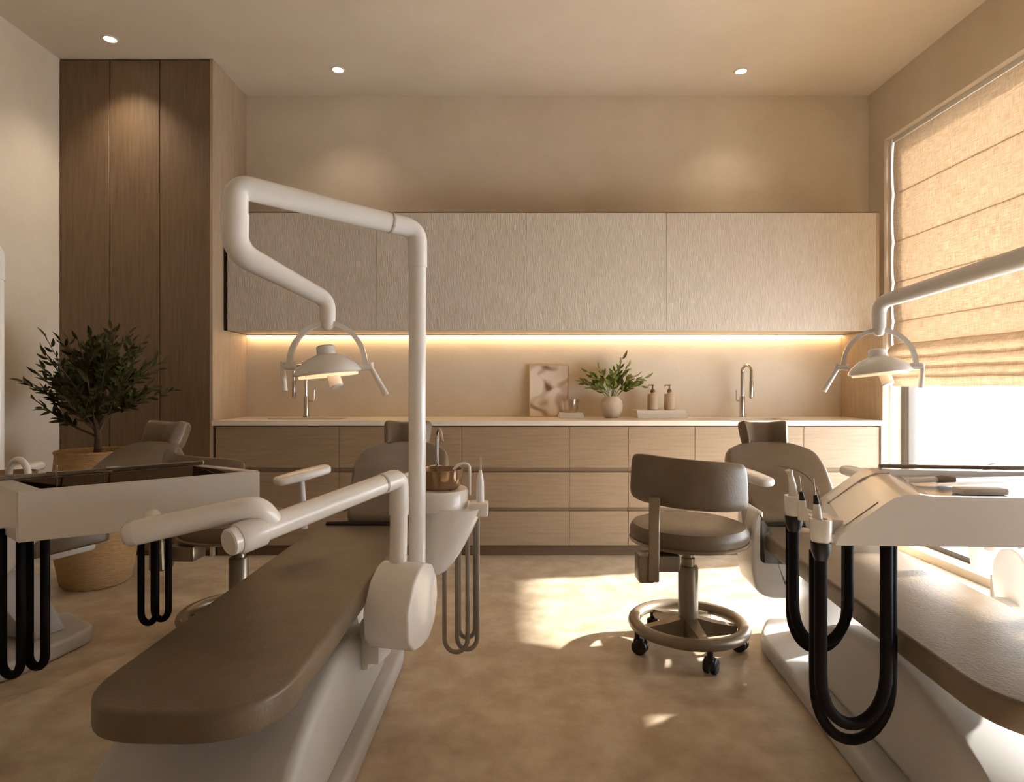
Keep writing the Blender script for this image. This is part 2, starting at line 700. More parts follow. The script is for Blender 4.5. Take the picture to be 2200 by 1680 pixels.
# ------------------------------------------------------------------ ceiling downlights
for x, y, lab in ((-2.50, 3.81, 'small round recessed ceiling light in front of the dark wardrobe'),
                  (-1.18, 4.18, 'small round recessed ceiling light above the left sink'),
                  (1.59, 4.20, 'small round recessed ceiling light above the right sink')):
    t = thing('ceiling_light', lab, 'light', (x, y, ZC), 'recessed ceiling lights')
    M = Matrix.Translation((x, y, ZC))
    bm = lathe(BM(), [(0.036, -0.001), (0.036, -0.006), (0.046, -0.006), (0.048, -0.001)], 32, M)
    obj('trim_ring', bm, 'trim_white', t)
    obj('lens', lathe(BM(), [(0.0, -0.004), (0.036, -0.004), (0.036, -0.001), (0.0, -0.001)], 32, M), 'downlight_lens', t)
    s = bpy.data.lights.new('downlight_beam', 'SPOT')
    s.energy = 50 if x < -2 else 18
    s.color = (1.0, 0.86, 0.68)
    s.spot_size = math.radians(100)
    s.spot_blend = 1.0
    s.shadow_soft_size = 0.035
    so = bpy.data.objects.new('downlight_beam', s)
    COL.objects.link(so)
    so.parent = t
    so.location = (0, 0, -0.012)
    so.rotation_euler = (0, 0, 0)

# ------------------------------------------------------------------ wardrobe
wd = thing('wardrobe', 'tall dark oak wardrobe reaching the ceiling behind the olive tree', 'wardrobe', (-2.48, 4.3, 0))
WX0, WX1 = XL + 0.002, -1.972
obj('carcass', bx(BM(), WX0, WX1 - 0.02, CAB_Y + 0.022, YB - 0.002, 0, ZC - 0.002), 'oak_dark', wd, smooth=False)
obj('side_panel', bx(BM(), WX1 - 0.02, WX1, CAB_Y, YB - 0.002, 0, ZC - 0.002), 'oak_pale_and_lit_vertical', wd, smooth=False)  # same oak as the doors; window light painted in as a paler tone
dw = (WX1 - 0.02 - WX0) / 3
for i in range(3):
    obj('door', bx(BM(), WX0 + dw * i + 0.0025, WX0 + dw * (i + 1) - 0.0025, CAB_Y, CAB_Y + 0.02, 0.04, ZC - 0.012, 0.002, 1), 'oak_vertical', wd)

# ------------------------------------------------------------------ base units, worktop
S1 = F_PX / CAB_Y
edges = [463, 728, 992, 1223, 1350, 1493, 1727, 1890]
ex = [(e - CX) / S1 for e in edges]
rows = [(0.858, 0.588), (0.556, 0.324), (0.299, 0.073)]
unit_labels = ['oak drawer unit at the wardrobe end of the worktop run',
               'oak drawer unit behind the chair with the tall lamp pole',
               'oak drawer unit beside the cuspidor, below bare worktop',
               'narrow oak drawer unit under the framed print and leafy vase',
               'narrow oak drawer unit below the soap bottles, behind the stool back',
               'oak drawer unit under the right tap, behind stool and headrest',
               'oak drawer unit at the window end of the worktop run']
for i in range(7):
    a, b = ex[i], ex[i + 1]
    t = thing('drawer_unit', unit_labels[i], 'cabinet', ((a + b) / 2, 4.3, 0), 'oak drawer units under the worktop')
    bm = BM()
    y0, y1 = CAB_Y + 0.022, YB - 0.004
    bx(bm, a + 0.001, a + 0.018, y0, y1, 0.075, 0.866)
    bx(bm, b - 0.018, b - 0.001, y0, y1, 0.075, 0.866)
    bx(bm, a + 0.018, b - 0.018, y0, y1, 0.075, 0.095)
    bx(bm, a + 0.018, b - 0.018, y1 - 0.012, y1, 0.095, 0.866)
    for zt, zb in ((0.866, 0.845), (0.600, 0.545), (0.335, 0.290)):
        bx(bm, a + 0.018, b - 0.018, y0, y0 + 0.016, zb, zt)
    obj('carcass', bm, 'oak_mid', t, smooth=False)
    obj('toe_kick', bx(BM(), a, b, CAB_Y + 0.03, CAB_Y + 0.045, 0, 0.074), 'oak_dark', t, smooth=False)
    for zt, zb in rows:
        obj('drawer', bx(BM(), a + 0.0012, b - 0.0012, CAB_Y, CAB_Y + 0.02, zb, zt, 0.001, 1), 'oak_horizontal', t)
# end panel closing the niche by the window
single('end_panel', bx(BM(), ex[-1] + 0.002, ex[-1] + 0.024, CAB_Y - 0.012, YB - 0.002, 0, 0.866, 0.001, 1), 'oak_pale_and_lit_vertical',
       'slim oak panel closing the window end of the drawer units', 'panel')
single('niche_panel', bx(BM(), 2.475, 2.500, CAB_Y + 0.01, YB - 0.002, 0.9005, 1.505, 0.001, 1), 'oak_pale_and_lit_vertical',
       'pale upright panel between worktop and wall cabinet by the window', 'panel')

SINKS = [(-1.75, -1.165), (1.29, 1.915)]
SY0, SY1 = 4.14, 4.40
TX0, TX1 = -1.970, ex[-1] + 0.03


def slab(xs, ys, z0, z1, hole):
    bm = BM()
    g = {}

    def v(x, y, z):
        k = (round(x, 5), round(y, 5), round(z, 5))
        if k not in g:
            g[k] = bm.verts.new((x, y, z))
        return g[k]
    nx, ny = len(xs) - 1, len(ys) - 1
    solid = lambda i, j: 0 <= i < nx and 0 <= j < ny and not hole(i, j)
    for i in range(nx):
        for j in range(ny):
            if not solid(i, j):
                continue
            x0, x1, y0, y1 = xs[i], xs[i + 1], ys[j], ys[j + 1]
            for z in (z0, z1):
                bm.faces.new((v(x0, y0, z), v(x1, y0, z), v(x1, y1, z), v(x0, y1, z)))
            for di, dj, p, q in ((-1, 0, (x0, y0), (x0, y1)), (1, 0, (x1, y0), (x1, y1)), (0, -1, (x0, y0), (x1, y0)), (0, 1, (x0, y1), (x1, y1))):
                if not solid(i + di, j + dj):
                    bm.faces.new((v(*p, z0), v(*q, z0), v(*q, z1), v(*p, z1)))
    return bm


xs = [TX0, SINKS[0][0], SINKS[0][1], SINKS[1][0], SINKS[1][1], TX1]
bm = slab(xs, [CAB_Y - 0.018, SY0, SY1, YB - 0.001], 0.867, 0.900, lambda i, j: j == 1 and i in (1, 3))
single('worktop', bm, 'stone_worktop', 'long pale stone worktop over the oak drawer units', 'worktop', smooth=False)
for (a, b), lab in zip(SINKS, ('undermounted sink set in the worktop beside the wardrobe', 'undermounted sink set in the worktop beside the window')):
    bm = BM()
    z0, z1, th = 0.745, 0.866, 0.006
    bx(bm, a - 0.01, b + 0.01, SY0 - 0.008, SY1 + 0.008, z0, z0 + th)
    bx(bm, a - 0.012, a - 0.001, SY0 - 0.008, SY1 + 0.008, z0, z1)
    bx(bm, b + 0.001, b + 0.012, SY0 - 0.008, SY1 + 0.008, z0, z1)
    bx(bm, a, b, SY0 - 0.010, SY0 - 0.001, z0, z1)
    bx(bm, a, b, SY1 + 0.001, SY1 + 0.010, z0, z1)
    t = thing('sink', lab, 'sink', ((a + b) / 2, 4.27, z0), 'sinks in the worktop')
    obj('basin', bm, 'stone_worktop', t, smooth=False)
    obj('drain', lathe(BM(), [(0.0, 0.008), (0.03, 0.008), (0.034, 0.005), (0.034, 0.0)], 24, Matrix.Translation(((a + b) / 2, 4.27, z0 + th))), 'steel', t)


def faucet(x, y, rz, lab):
    t = thing('faucet', lab, 'tap', frame(x, y, rz, 0.9), 'chrome taps on the worktop')
    bm = BM()
    lathe(bm, [(0.026, 0), (0.026, 0.006), (0.019, 0.010), (0.019, 0.15), (0.0175, 0.155), (0.0, 0.155)], 24)
    obj('body', bm, 'steel', t, world=False)
    pts = [(0, 0, 0.15), (0, 0, 0.33)]
    R = 0.045
    for k in range(13):
        a = PI * k / 12
        pts.append((-R + R * math.cos(a), 0, 0.335 + R * math.sin(a)))
    pts += [(-2 * R, 0, 0.26)]
    obj('spout', tube(BM(), pts, 0.011, 14), 'steel', t, world=False)
    obj('spray_head', tube(BM(), [(-2 * R, 0, 0.27), (-2 * R, 0, 0.26), (-2 * R, 0, 0.15), (-2 * R, 0, 0.14)], [0.012, 0.0145, 0.0145, 0.011], 16), 'steel', t, world=False)
    bm = BM()
    tube(bm, [(0.015, 0, 0.12), (0.052, 0, 0.12)], 0.007, 12)
    tube(bm, fillet([(0.046, 0, 0.12), (0.056, 0, 0.122), (0.058, 0, 0.20)], 0.006), 0.005, 12)
    obj('lever', bm, 'steel', t, world=False)
    return t


faucet(-1.49, 4.455, 0, 'chrome gooseneck tap at the sink beside the wardrobe')
faucet(1.695, 4.455, 112, 'chrome gooseneck tap at the sink beside the window')

# ------------------------------------------------------------------ wall cabinets and led strip
UY = 4.185
SU = F_PX / UY
ue = [(e - CX) / SU for e in (488, 808, 1130, 1432, 1883)]
ul = ['ribbed pale wall cabinet next to the wardrobe, behind the lamp arm',
      'ribbed pale wall cabinet crossed by the upright lamp pole',
      'ribbed pale wall cabinet above the framed print',
      'wide ribbed pale wall cabinet at the window end']
for i in range(4):
    a, b = ue[i], ue[i + 1]
    t = thing('wall_cabinet', ul[i], 'cabinet', ((a + b) / 2, 4.37, 1.51), 'ribbed wall cabinets')
    obj('carcass', bx(BM(), a + 0.0005, b - 0.0005, UY + 0.021, YB - 0.002, 1.512, 2.31), 'oak_pale_and_lit_vertical', t, smooth=False)
    if i == 3:
        obj('filler_panel', bx(BM(), b + 0.001, b + 0.022, UY + 0.004, YB - 0.002, 1.506, 2.3183), 'oak_pale_and_lit_vertical', t, smooth=False)
    if i == 0:
        obj('gap_shadow_strip', bx(BM(), -1.9705, a - 0.0005, UY + 0.015, YB - 0.002, 1.512, 2.318), 'dark_seam_and_gap_shade', t, smooth=False)  # dark strip standing in for the shadow in the gap to the wardrobe
    obj('door', bx(BM(), a + 0.001, b - 0.001, UY, UY + 0.02, 1.508, 2.318, 0.0015, 1), 'ribbed_laminate', t)
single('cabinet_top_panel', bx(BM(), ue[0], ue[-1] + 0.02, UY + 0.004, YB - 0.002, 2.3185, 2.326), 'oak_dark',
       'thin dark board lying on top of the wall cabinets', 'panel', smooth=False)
t = thing('led_strip', 'glowing warm light strip under the wall cabinets', 'light', (0.27, 4.535, 1.5))
obj('channel', bx(BM(), -1.96, 2.47, 4.515, 4.552, 1.502, 1.5115), 'white_frame', t, smooth=False)
obj('diffuser', bx(BM(), -1.955, 2.465, 4.520, 4.547, 1.494, 1.502), 'led', t, smooth=False)

# ------------------------------------------------------------------ things on the worktop
ZT = 0.9005
# leaning framed print
lean = math.radians(8)
FM = Matrix.Translation((0.29, 4.475, ZT)) @ Matrix.Rotation(-lean, 4, 'X')
t = thing('framed_print', 'framed brown botanical print leaning against the wall', 'picture', FM)
fw, fh, bw = 0.148, 0.392, 0.007
bm = BM()
bx(bm, -fw, -fw + bw, 0, 0.018, 0, fh)
bx(bm, fw - bw, fw, 0, 0.018, 0, fh)
bx(bm, -fw + bw, fw - bw, 0, 0.018, 0, bw)
bx(bm, -fw + bw, fw - bw, 0, 0.018, fh - bw, fh)
obj('frame', bm, 'frame_wood', t, world=False, smooth=False)
pr = obj('print', bx(BM(), -fw + bw, fw - bw, 0.006, 0.012, bw, fh - bw), 'botanical_print', t, world=False, smooth=False)


def book(name_lab, x0, x1, y0, y1, z0, th, cover, rz=0.0, group='books on the worktop'):
    c = Vector(((x0 + x1) / 2, (y0 + y1) / 2, z0))
    t = thing('book', name_lab, 'book', frame(c.x, c.y, rz, z0), group)
    hx, hy = (x1 - x0) / 2, (y1 - y0) / 2
    bm = BM()
    bx(bm, -hx, hx, -hy, hy, 0, 0.003)
    bx(bm, -hx, hx, -hy, hy, th - 0.003, th)
    bx(bm, -hx, -hx + 0.004, -hy, hy, 0.003, th - 0.003)
    obj('cover', bm, cover, t, world=False, smooth=False)
    obj('pages', bx(BM(), -hx + 0.004, hx - 0.004, -hy + 0.004, hy - 0.004, 0.003, th - 0.003), 'book_pages', t, world=False, smooth=False)
    return t


book('lower pale book of the flat pair under the soap bottles', 0.90, 1.255, 4.30, 4.50, ZT, 0.029, 'book_cover_cream')
book('upper pale book carrying the two soap bottles', 0.895, 1.245, 4.31, 4.49, ZT + 0.0295, 0.027, 'book_cover_cream', 1.5)
book('small pale book under the glass tumbler', 0.347, 0.525, 4.30, 4.42, ZT, 0.022, 'book_cover_cream')
book('small tan book on top, directly beneath the tumbler', 0.352, 0.520, 4.305, 4.415, ZT + 0.0225, 0.016, 'book_cover_cream', -3)
# tumbler
bm = lathe(BM(), [(0, 0.0), (0.046, 0.0), (0.056, 0.095), (0.053, 0.095), (0.044, 0.008), (0, 0.008)], 32, Matrix.Translation((0.435, 4.36, ZT + 0.039)))
single('glass_tumbler', bm, 'clear_glass', 'clear glass tumbler on the small books by the print', 'glass')

for x, lab in ((1.03, 'beige soap pump bottle on the books, nearer the vase'), (1.15, 'beige soap pump bottle on the books, nearer the right tap')):
    t = thing('soap_dispenser', lab, 'bottle', (x, 4.40, ZT + 0.057), 'soap bottles on the books')
    z = 0.0
    obj('bottle', lathe(BM(), [(0, 0), (0.036, 0), (0.039, 0.003), (0.039, 0.108), (0.036, 0.114), (0.016, 0.118), (0.015, 0.126), (0, 0.126)], 32), 'ceramic_bottle', t, world=False)
    bm = BM()
    lathe(bm, [(0, 0.1255), (0.017, 0.1255), (0.017, 0.140), (0.010, 0.150), (0.0065, 0.152), (0.0065, 0.172), (0.012, 0.174), (0.012, 0.182), (0, 0.182)], 20)
    tube(bm, fillet([(0, 0, 0.178), (-0.032, -0.01, 0.178), (-0.038, -0.012, 0.170)], 0.006), 0.0045, 10)
    obj('pump', bm, 'pump_metal', t, world=False)


# ------------------------------------------------------------------ leaves
def leaf_mesh(name, length, width, m, droop=0.12):
    bm = BM()
    n = 5
    L, C, R = [], [], []
    for i in range(n + 1):
        t = i / n
        wd_ = width / 2 * math.sin(PI * (t ** 0.8)) ** 0.8 if 0 < i < n else 0
        z = -droop * length * t * t
        C.append(bm.verts.new((length * t, 0, z)))
        if wd_:
            L.append(bm.verts.new((length * t, wd_, z + wd_ * 0.35)))
            R.append(bm.verts.new((length * t, -wd_, z + wd_ * 0.35)))
    for S in (L, R):
        bm.faces.new((C[0], C[1], S[0]))
        for i in range(n - 2):
            bm.faces.new((C[i + 1], C[i + 2], S[i + 1], S[i]))
        bm.faces.new((C[n - 1], C[n], S[n - 2]))
    me = bpy.data.meshes.new(name)
    bmesh.ops.recalc_face_normals(bm, faces=bm.faces)
    bm.to_mesh(me)
    bm.free()
    me.materials.append(MATS[m])
    me.shade_smooth()
    return me


def place(name, me, M, parent):
    o = bpy.data.objects.new(name, me)
    COL.objects.link(o)
    o.parent = parent
    o.matrix_local = M
    return o


def leaf_mats(pts, count, rnd, spread=0.9, scale=(0.8, 1.15), start=0.2):
    """transforms of alternate leaves along a polyline"""
    pts = [Vector(p) for p in pts]
    out = []
    for i in range(count):
        t = start + (1 - start) * (i + 0.5) / count
        f = t * (len(pts) - 1)
        k = min(int(f), len(pts) - 2)
        p = pts[k].lerp(pts[k + 1], f - k)
        d = (pts[k + 1] - pts[k]).normalized()
        side = d.cross(Vector((0, 0, 1)))
        side = side.normalized() if side.length > 0.05 else Vector((1, 0, 0))
        q = Matrix.Rotation(rnd.uniform(-0.9, 0.9) + (PI if i % 2 else 0), 4, d)
        s = (q @ side)
        a = spread * rnd.uniform(0.75, 1.2) * (0.5 if i >= count - 1 else 1)
        xdir = (d * math.cos(a) + s * math.sin(a)).normalized()
        z = (d.cross(s)).normalized()
        y = z.cross(xdir).normalized()
        z = xdir.cross(y)
        M = Matrix((xdir, y, z)).transposed().to_4x4()
        M.translation = p
        out.append(M @ Matrix.Scale(rnd.uniform(*scale), 4))
    return out


# vase with cut sprigs
vx, vy = 0.73, 4.40
t = single('vase', lathe(BM(), [(0, 0), (0.044, 0), (0.060, 0.012), (0.079, 0.055), (0.082, 0.085), (0.074, 0.122), (0.056, 0.148), (0.046, 0.155), (0.042, 0.150), (0.050, 0.140), (0.062, 0.115), (0.066, 0.08), (0.05, 0.03), (0, 0.015)], 40, Matrix.Translation((vx, vy, ZT))),
           'ceramic_vase', 'round beige ceramic vase holding leafy green sprigs', 'vase', origin=(vx, vy, ZT))
lm = leaf_mesh('leaf', 0.070, 0.026, 'sprig_leaf', 0.1)
rnd = random.Random(4)
tips = [(-0.24, 0.02, 0.27), (-0.19, -0.06, 0.34), (-0.09, 0.03, 0.37), (0.02, -0.04, 0.34), (0.09, 0.02, 0.44), (0.12, -0.05, 0.38),
        (0.18, 0.03, 0.30), (0.25, -0.02, 0.29), (0.22, -0.07, 0.23), (-0.17, -0.07, 0.22), (-0.02, -0.10, 0.28), (-0.12, 0.06, 0.29), (0.06, 0.06, 0.33)]
for i, tp in enumerate(tips):
    r = thing('leafy_sprig', 'cut green leafy sprig standing in the round beige vase', 'sprig', (vx, vy, ZT + 0.03), 'sprigs in the vase')
    tp = Vector(tp) - Vector((0, 0, 0.03))
    base = Vector((tp.x * 0.06, tp.y * 0.06, 0.0))
    mid = Vector((tp.x * 0.13, tp.y * 0.13, 0.13))
    pts = fillet([base, mid, mid.lerp(tp, 0.5) + Vector((0, 0, 0.03)), tp], 0.08)
    obj('stem', tube(BM(), pts, [0.0028, 0.0014], 6), 'sprig_stem', r, world=False)
    for M in leaf_mats(pts, 15, rnd, 0.75, (0.7, 1.1), 0.42):
        place('leaf', lm, M, r)

# ------------------------------------------------------------------ olive tree in a woven pot
px0, py0 = -2.375, 3.50
tr = thing('potted_olive_tree', 'dark leafed olive tree in a tall tan woven pot', 'plant', (px0, py0, 0))
bm = lathe(BM(), [(0, 0.002), (0.155, 0.002), (0.175, 0.02), (0.205, 0.20), (0.216, 0.38), (0.213, 0.55), (0.200, 0.70), (0.197, 0.745), (0.203, 0.755), (0.200, 0.764), (0.186, 0.764), (0.182, 0.75), (0.186, 0.62), (0.0, 0.60)], 56)
obj('pot', bm, 'woven_pot', tr, world=False)
obj('soil', lathe(BM(), [(0, 0.715), (0.12, 0.712), (0.183, 0.70), (0.183, 0.68), (0, 0.68)], 32), 'soil', tr, world=False)
tk = fillet([(0.0, 0, 0.69), (0.012, 0.0, 0.80), (0.0, 0.01, 0.92), (0.01, 0, 1.02)], 0.06)
obj('trunk', tube(BM(), tk, [0.022, 0.017, 0.013], 12), 'bark', tr, world=False)
ol = leaf_mesh('leaf', 0.066, 0.021, 'olive_leaf', 0.08)
rnd = random.Random(21)
ends = []
for i in range(30):
    # ends spread over the round crown
    g = (i + 0.5) / 30
    el = math.asin(-0.25 + 1.22 * g)
    az = i * 2.39996
    R = rnd.uniform(0.88, 1.08)
    ends.append(Vector((0.295 * R * math.cos(el) * math.cos(az), 0.30 * R * math.cos(el) * math.sin(az), 1.13 + 0.34 * R * math.sin(el))))
ends[0] = Vector((-0.34, -0.05, 1.07))
ends[3] = Vector((-0.27, -0.10, 1.20))
ends[7] = Vector((0.33, -0.04, 1.10))
left = 300
extra = BM()
tmp = ol
for i, e in enumerate(ends):
    st = Vector(tk[min(len(tk) - 1, 6 + (i % (len(tk) - 6)))])
    mid = st.lerp(e, 0.45) + Vector((0, 0, -0.03 if e.z < 1.2 else 0.02))
    pts = fillet([st, mid, e], 0.12, 8)
    br = obj('branch', tube(BM(), pts, [0.007, 0.0045, 0.002], 6), 'bark', tr, world=False)
    Ms = leaf_mats(pts, 17, rnd, 0.8, (0.75, 1.2), 0.30)
    # twig forks fill the crown
    for q in range(2):
        e2 = mid + (e - mid) * rnd.uniform(0.6, 0.95) + Vector((rnd.uniform(-0.13, 0.13), rnd.uniform(-0.13, 0.13), rnd.uniform(-0.06, 0.12)))
        tw = [mid, mid.lerp(e2, 0.5) + Vector((0, 0, 0.015)), e2]
        tube(extra, tw, [0.003, 0.0015], 5) if False else None
        obj('twig', tube(BM(), tw, [0.003, 0.0015], 5), 'bark', br, world=False)
        Ms2 = leaf_mats(tw, 10, rnd, 0.8, (0.75, 1.15), 0.15)
        for M in Ms2:
            t2 = bmesh.new()
            t2.from_mesh(ol)
            t2.transform(M)
            merge(extra, t2)
    for k, M in enumerate(Ms):
        if left and k >= 7:
            place('leaf', ol, M, br)
            left -= 1
        else:
            t2 = bmesh.new()
            t2.from_mesh(ol)
            t2.transform(M)
            merge(extra, t2)
me = bpy.data.meshes.new('inner_foliage')
extra.to_mesh(me)
extra.free()
me.materials.append(MATS['olive_leaf'])
me.shade_smooth()
fo = bpy.data.objects.new('inner_foliage', me)
COL.objects.link(fo)
fo.parent = tr
fo['kind'] = 'stuff'

# ------------------------------------------------------------------ dental chairs
FR2 = frame(-0.668, 1.17, -0.6)
FR3 = frame(1.17, 1.15, -4.65)
a1 = math.radians(20)
FR1 = frame(-1.80 - 2.15 * math.sin(a1), 3.30 - 2.15 * math.cos(a1), -20)


def dental_chair(FR, label, bx0, bx1, px0_, px1_, hx=0.0, arm_yaw=0.0, cover=False):
    t = thing('dental_chair', label, 'dental chair', FR, 'reclined dental chairs')
    # base plate and arched pedestal
    out = rounded([(bx0, 0.12), (bx1, 0.12), (bx1, 1.30), (bx1 - 0.05, 1.58), (bx0 + 0.10, 1.66), (bx0, 1.45)], 0.06)
    obj('base_plate', pad(BM(), out, 0.07, 0.018), 'base_grey', t, world=False)
    prof = []
    for k in range(25):
        a = PI * k / 24
        prof.append((px0_, 0.62 - 0.52 * math.cos(a), 0.07 + 0.29 * math.sin(a) ** 0.8))
    obj('pedestal', prism(BM(), prof, (px1_ - px0_, 0, 0), 0.03, 3), 'base_grey', t, world=False, angle=50)
    c = (px0_ + px1_) / 2
    ly = [(0, 1.36, 0.07), (0, 1.50, 0.07), (0, 1.36, 0.405), (0, 1.16, 0.405)]
    obj('lift_arm', prism(BM(), [(c - 0.09, p[1], p[2]) for p in ly], (0.18, 0, 0), 0.012), 'base_grey', t, world=False)
    obj('seat_frame', pad(BM(), rounded([(-0.15, 0.35), (0.15, 0.35), (0.165, 1.60), (-0.165, 1.60)], 0.05), 0.036, 0.012,
                          Matrix.Translation((0, 0, 0.402))), 'white_shell', t, world=False)
    # one long seat and leg cushion with a rounded foot
    out = rounded([(-0.205, 0.0), (0.205, 0.0), (0.208, 0.9), (0.210, 1.63), (-0.212, 1.63), (-0.210, 0.9)], [0.165, 0.165, 0.0, 0.05, 0.05, 0.0], 10)
    obj('seat_cushion', pad(BM(), out, 0.066, 0.010, Matrix.Translation((0, 0, 0.438))), 'taupe_leather', t, world=False)
    # backrest
    BMx = Matrix.Translation((hx, 1.60, 0.475)) @ Matrix.Rotation(math.radians(33), 4, 'X')
    out = rounded([(-0.185, 0.0), (0.185, 0.0), (0.205, 0.12), (0.238, 0.38), (0.225, 0.50), (0.11, 0.572), (-0.11, 0.572), (-0.225, 0.50), (-0.238, 0.38), (-0.205, 0.12)], 0.05, 5)
    obj('backrest', pad(BM(), out, 0.075, 0.026, BMx), 'taupe_leather', t, world=False)
    out2 = [(p[0] * 0.96, 0.01 + p[1] * 0.96) for p in out]
    obj('backrest_shell', pad(BM(), out2, 0.03, 0.014, BMx @ Matrix.Translation((0, 0, -0.028))), 'white_shell', t, world=False)
    obj('seat_crease', tube(BM(), [(-0.175, 1.575, 0.507), (-0.09, 1.57, 0.510), (0.09, 1.57, 0.510), (0.175, 1.575, 0.507)], 0.012, 10), 'dark_seam_and_gap_shade', t, world=False)
    # headrest: saddle shaped pad on a stem
    obj('headrest_stem', bx(BM(), -0.03, 0.03, 0.53, 0.70, 0.012, 0.028, 0.004, M=BMx), 'steel', t, world=False)

    def path(u):
        x = hx + 0.112 * u
        k = max(0.0, abs(u) - 0.35) / 0.65
        return (x, 2.135 - 0.085 * k ** 1.5, 0.862 + 0.020 * k ** 1.5), Vector((0.6 * k * (-1 if u > 0 else 1), -1, 0.36)).normalized(), Vector((0.10 * u, 0.38, 0.92))
    obj('headrest', bentpad(BM(), 0.122, 0.074, 0.078, path, n=44, pw=6, min_h=0.62), 'taupe_leather', t, world=False)
    for s in (-1, 1):
        ar = obj('armrest', pad(BM(), rounded([(-0.036, 0.02), (0.036, 0.02), (0.052, 0.15), (0.040, 0.28), (-0.040, 0.28), (-0.052, 0.15)], 0.034), 0.036, 0.014,
                                Matrix.Translation((0.255 * s, 1.50, 0.722)) @ Matrix.Rotation(arm_yaw, 4, 'Z') @ Matrix.Rotation(math.radians(8), 4, 'X') @ Matrix.Translation((0, -0.15, 0))), 'white_enamel', t, world=False)
        obj('arm_post', tube(BM(), fillet([(0.265 * s, 1.50, 0.735), (0.265 * s, 1.53, 0.60), (0.255 * s, 1.52, 0.50)], 0.05), 0.014, 12), 'white_shell', ar, world=False)
    # side cover beside the seat
    if cover:
        prof = rounded([(-0.262, 0.565), (-0.268, 0.36), (-0.248, 0.265), (-0.20, 0.235), (-0.10, 0.235), (-0.10, 0.395), (-0.217, 0.40), (-0.217, 0.60), (-0.24, 0.60)], [0.03, 0.08, 0.06, 0.05, 0.01, 0.01, 0.01, 0.01, 0.02], 5)
        obj('side_cover', prism(BM(), [(p[0], 1.40, p[1]) for p in prof], (0, 0.23, 0), 0.016, 3), 'white_shell', t, world=False, angle=55)
    return t


dental_chair(FR2, 'taupe dental chair standing between the black-hosed tray and cuspidor', -0.34, 0.225, -0.28, 0.185, hx=0.10, arm_yaw=math.radians(-42))
dental_chair(FR3, 'taupe dental chair next to the tall window', -0.22, 0.24, -0.15, 0.19, arm_yaw=math.radians(28), cover=True)
dental_chair(FR1, 'taupe dental chair in front of the wardrobe and olive tree', -0.24, 0.22, -0.16, 0.17)


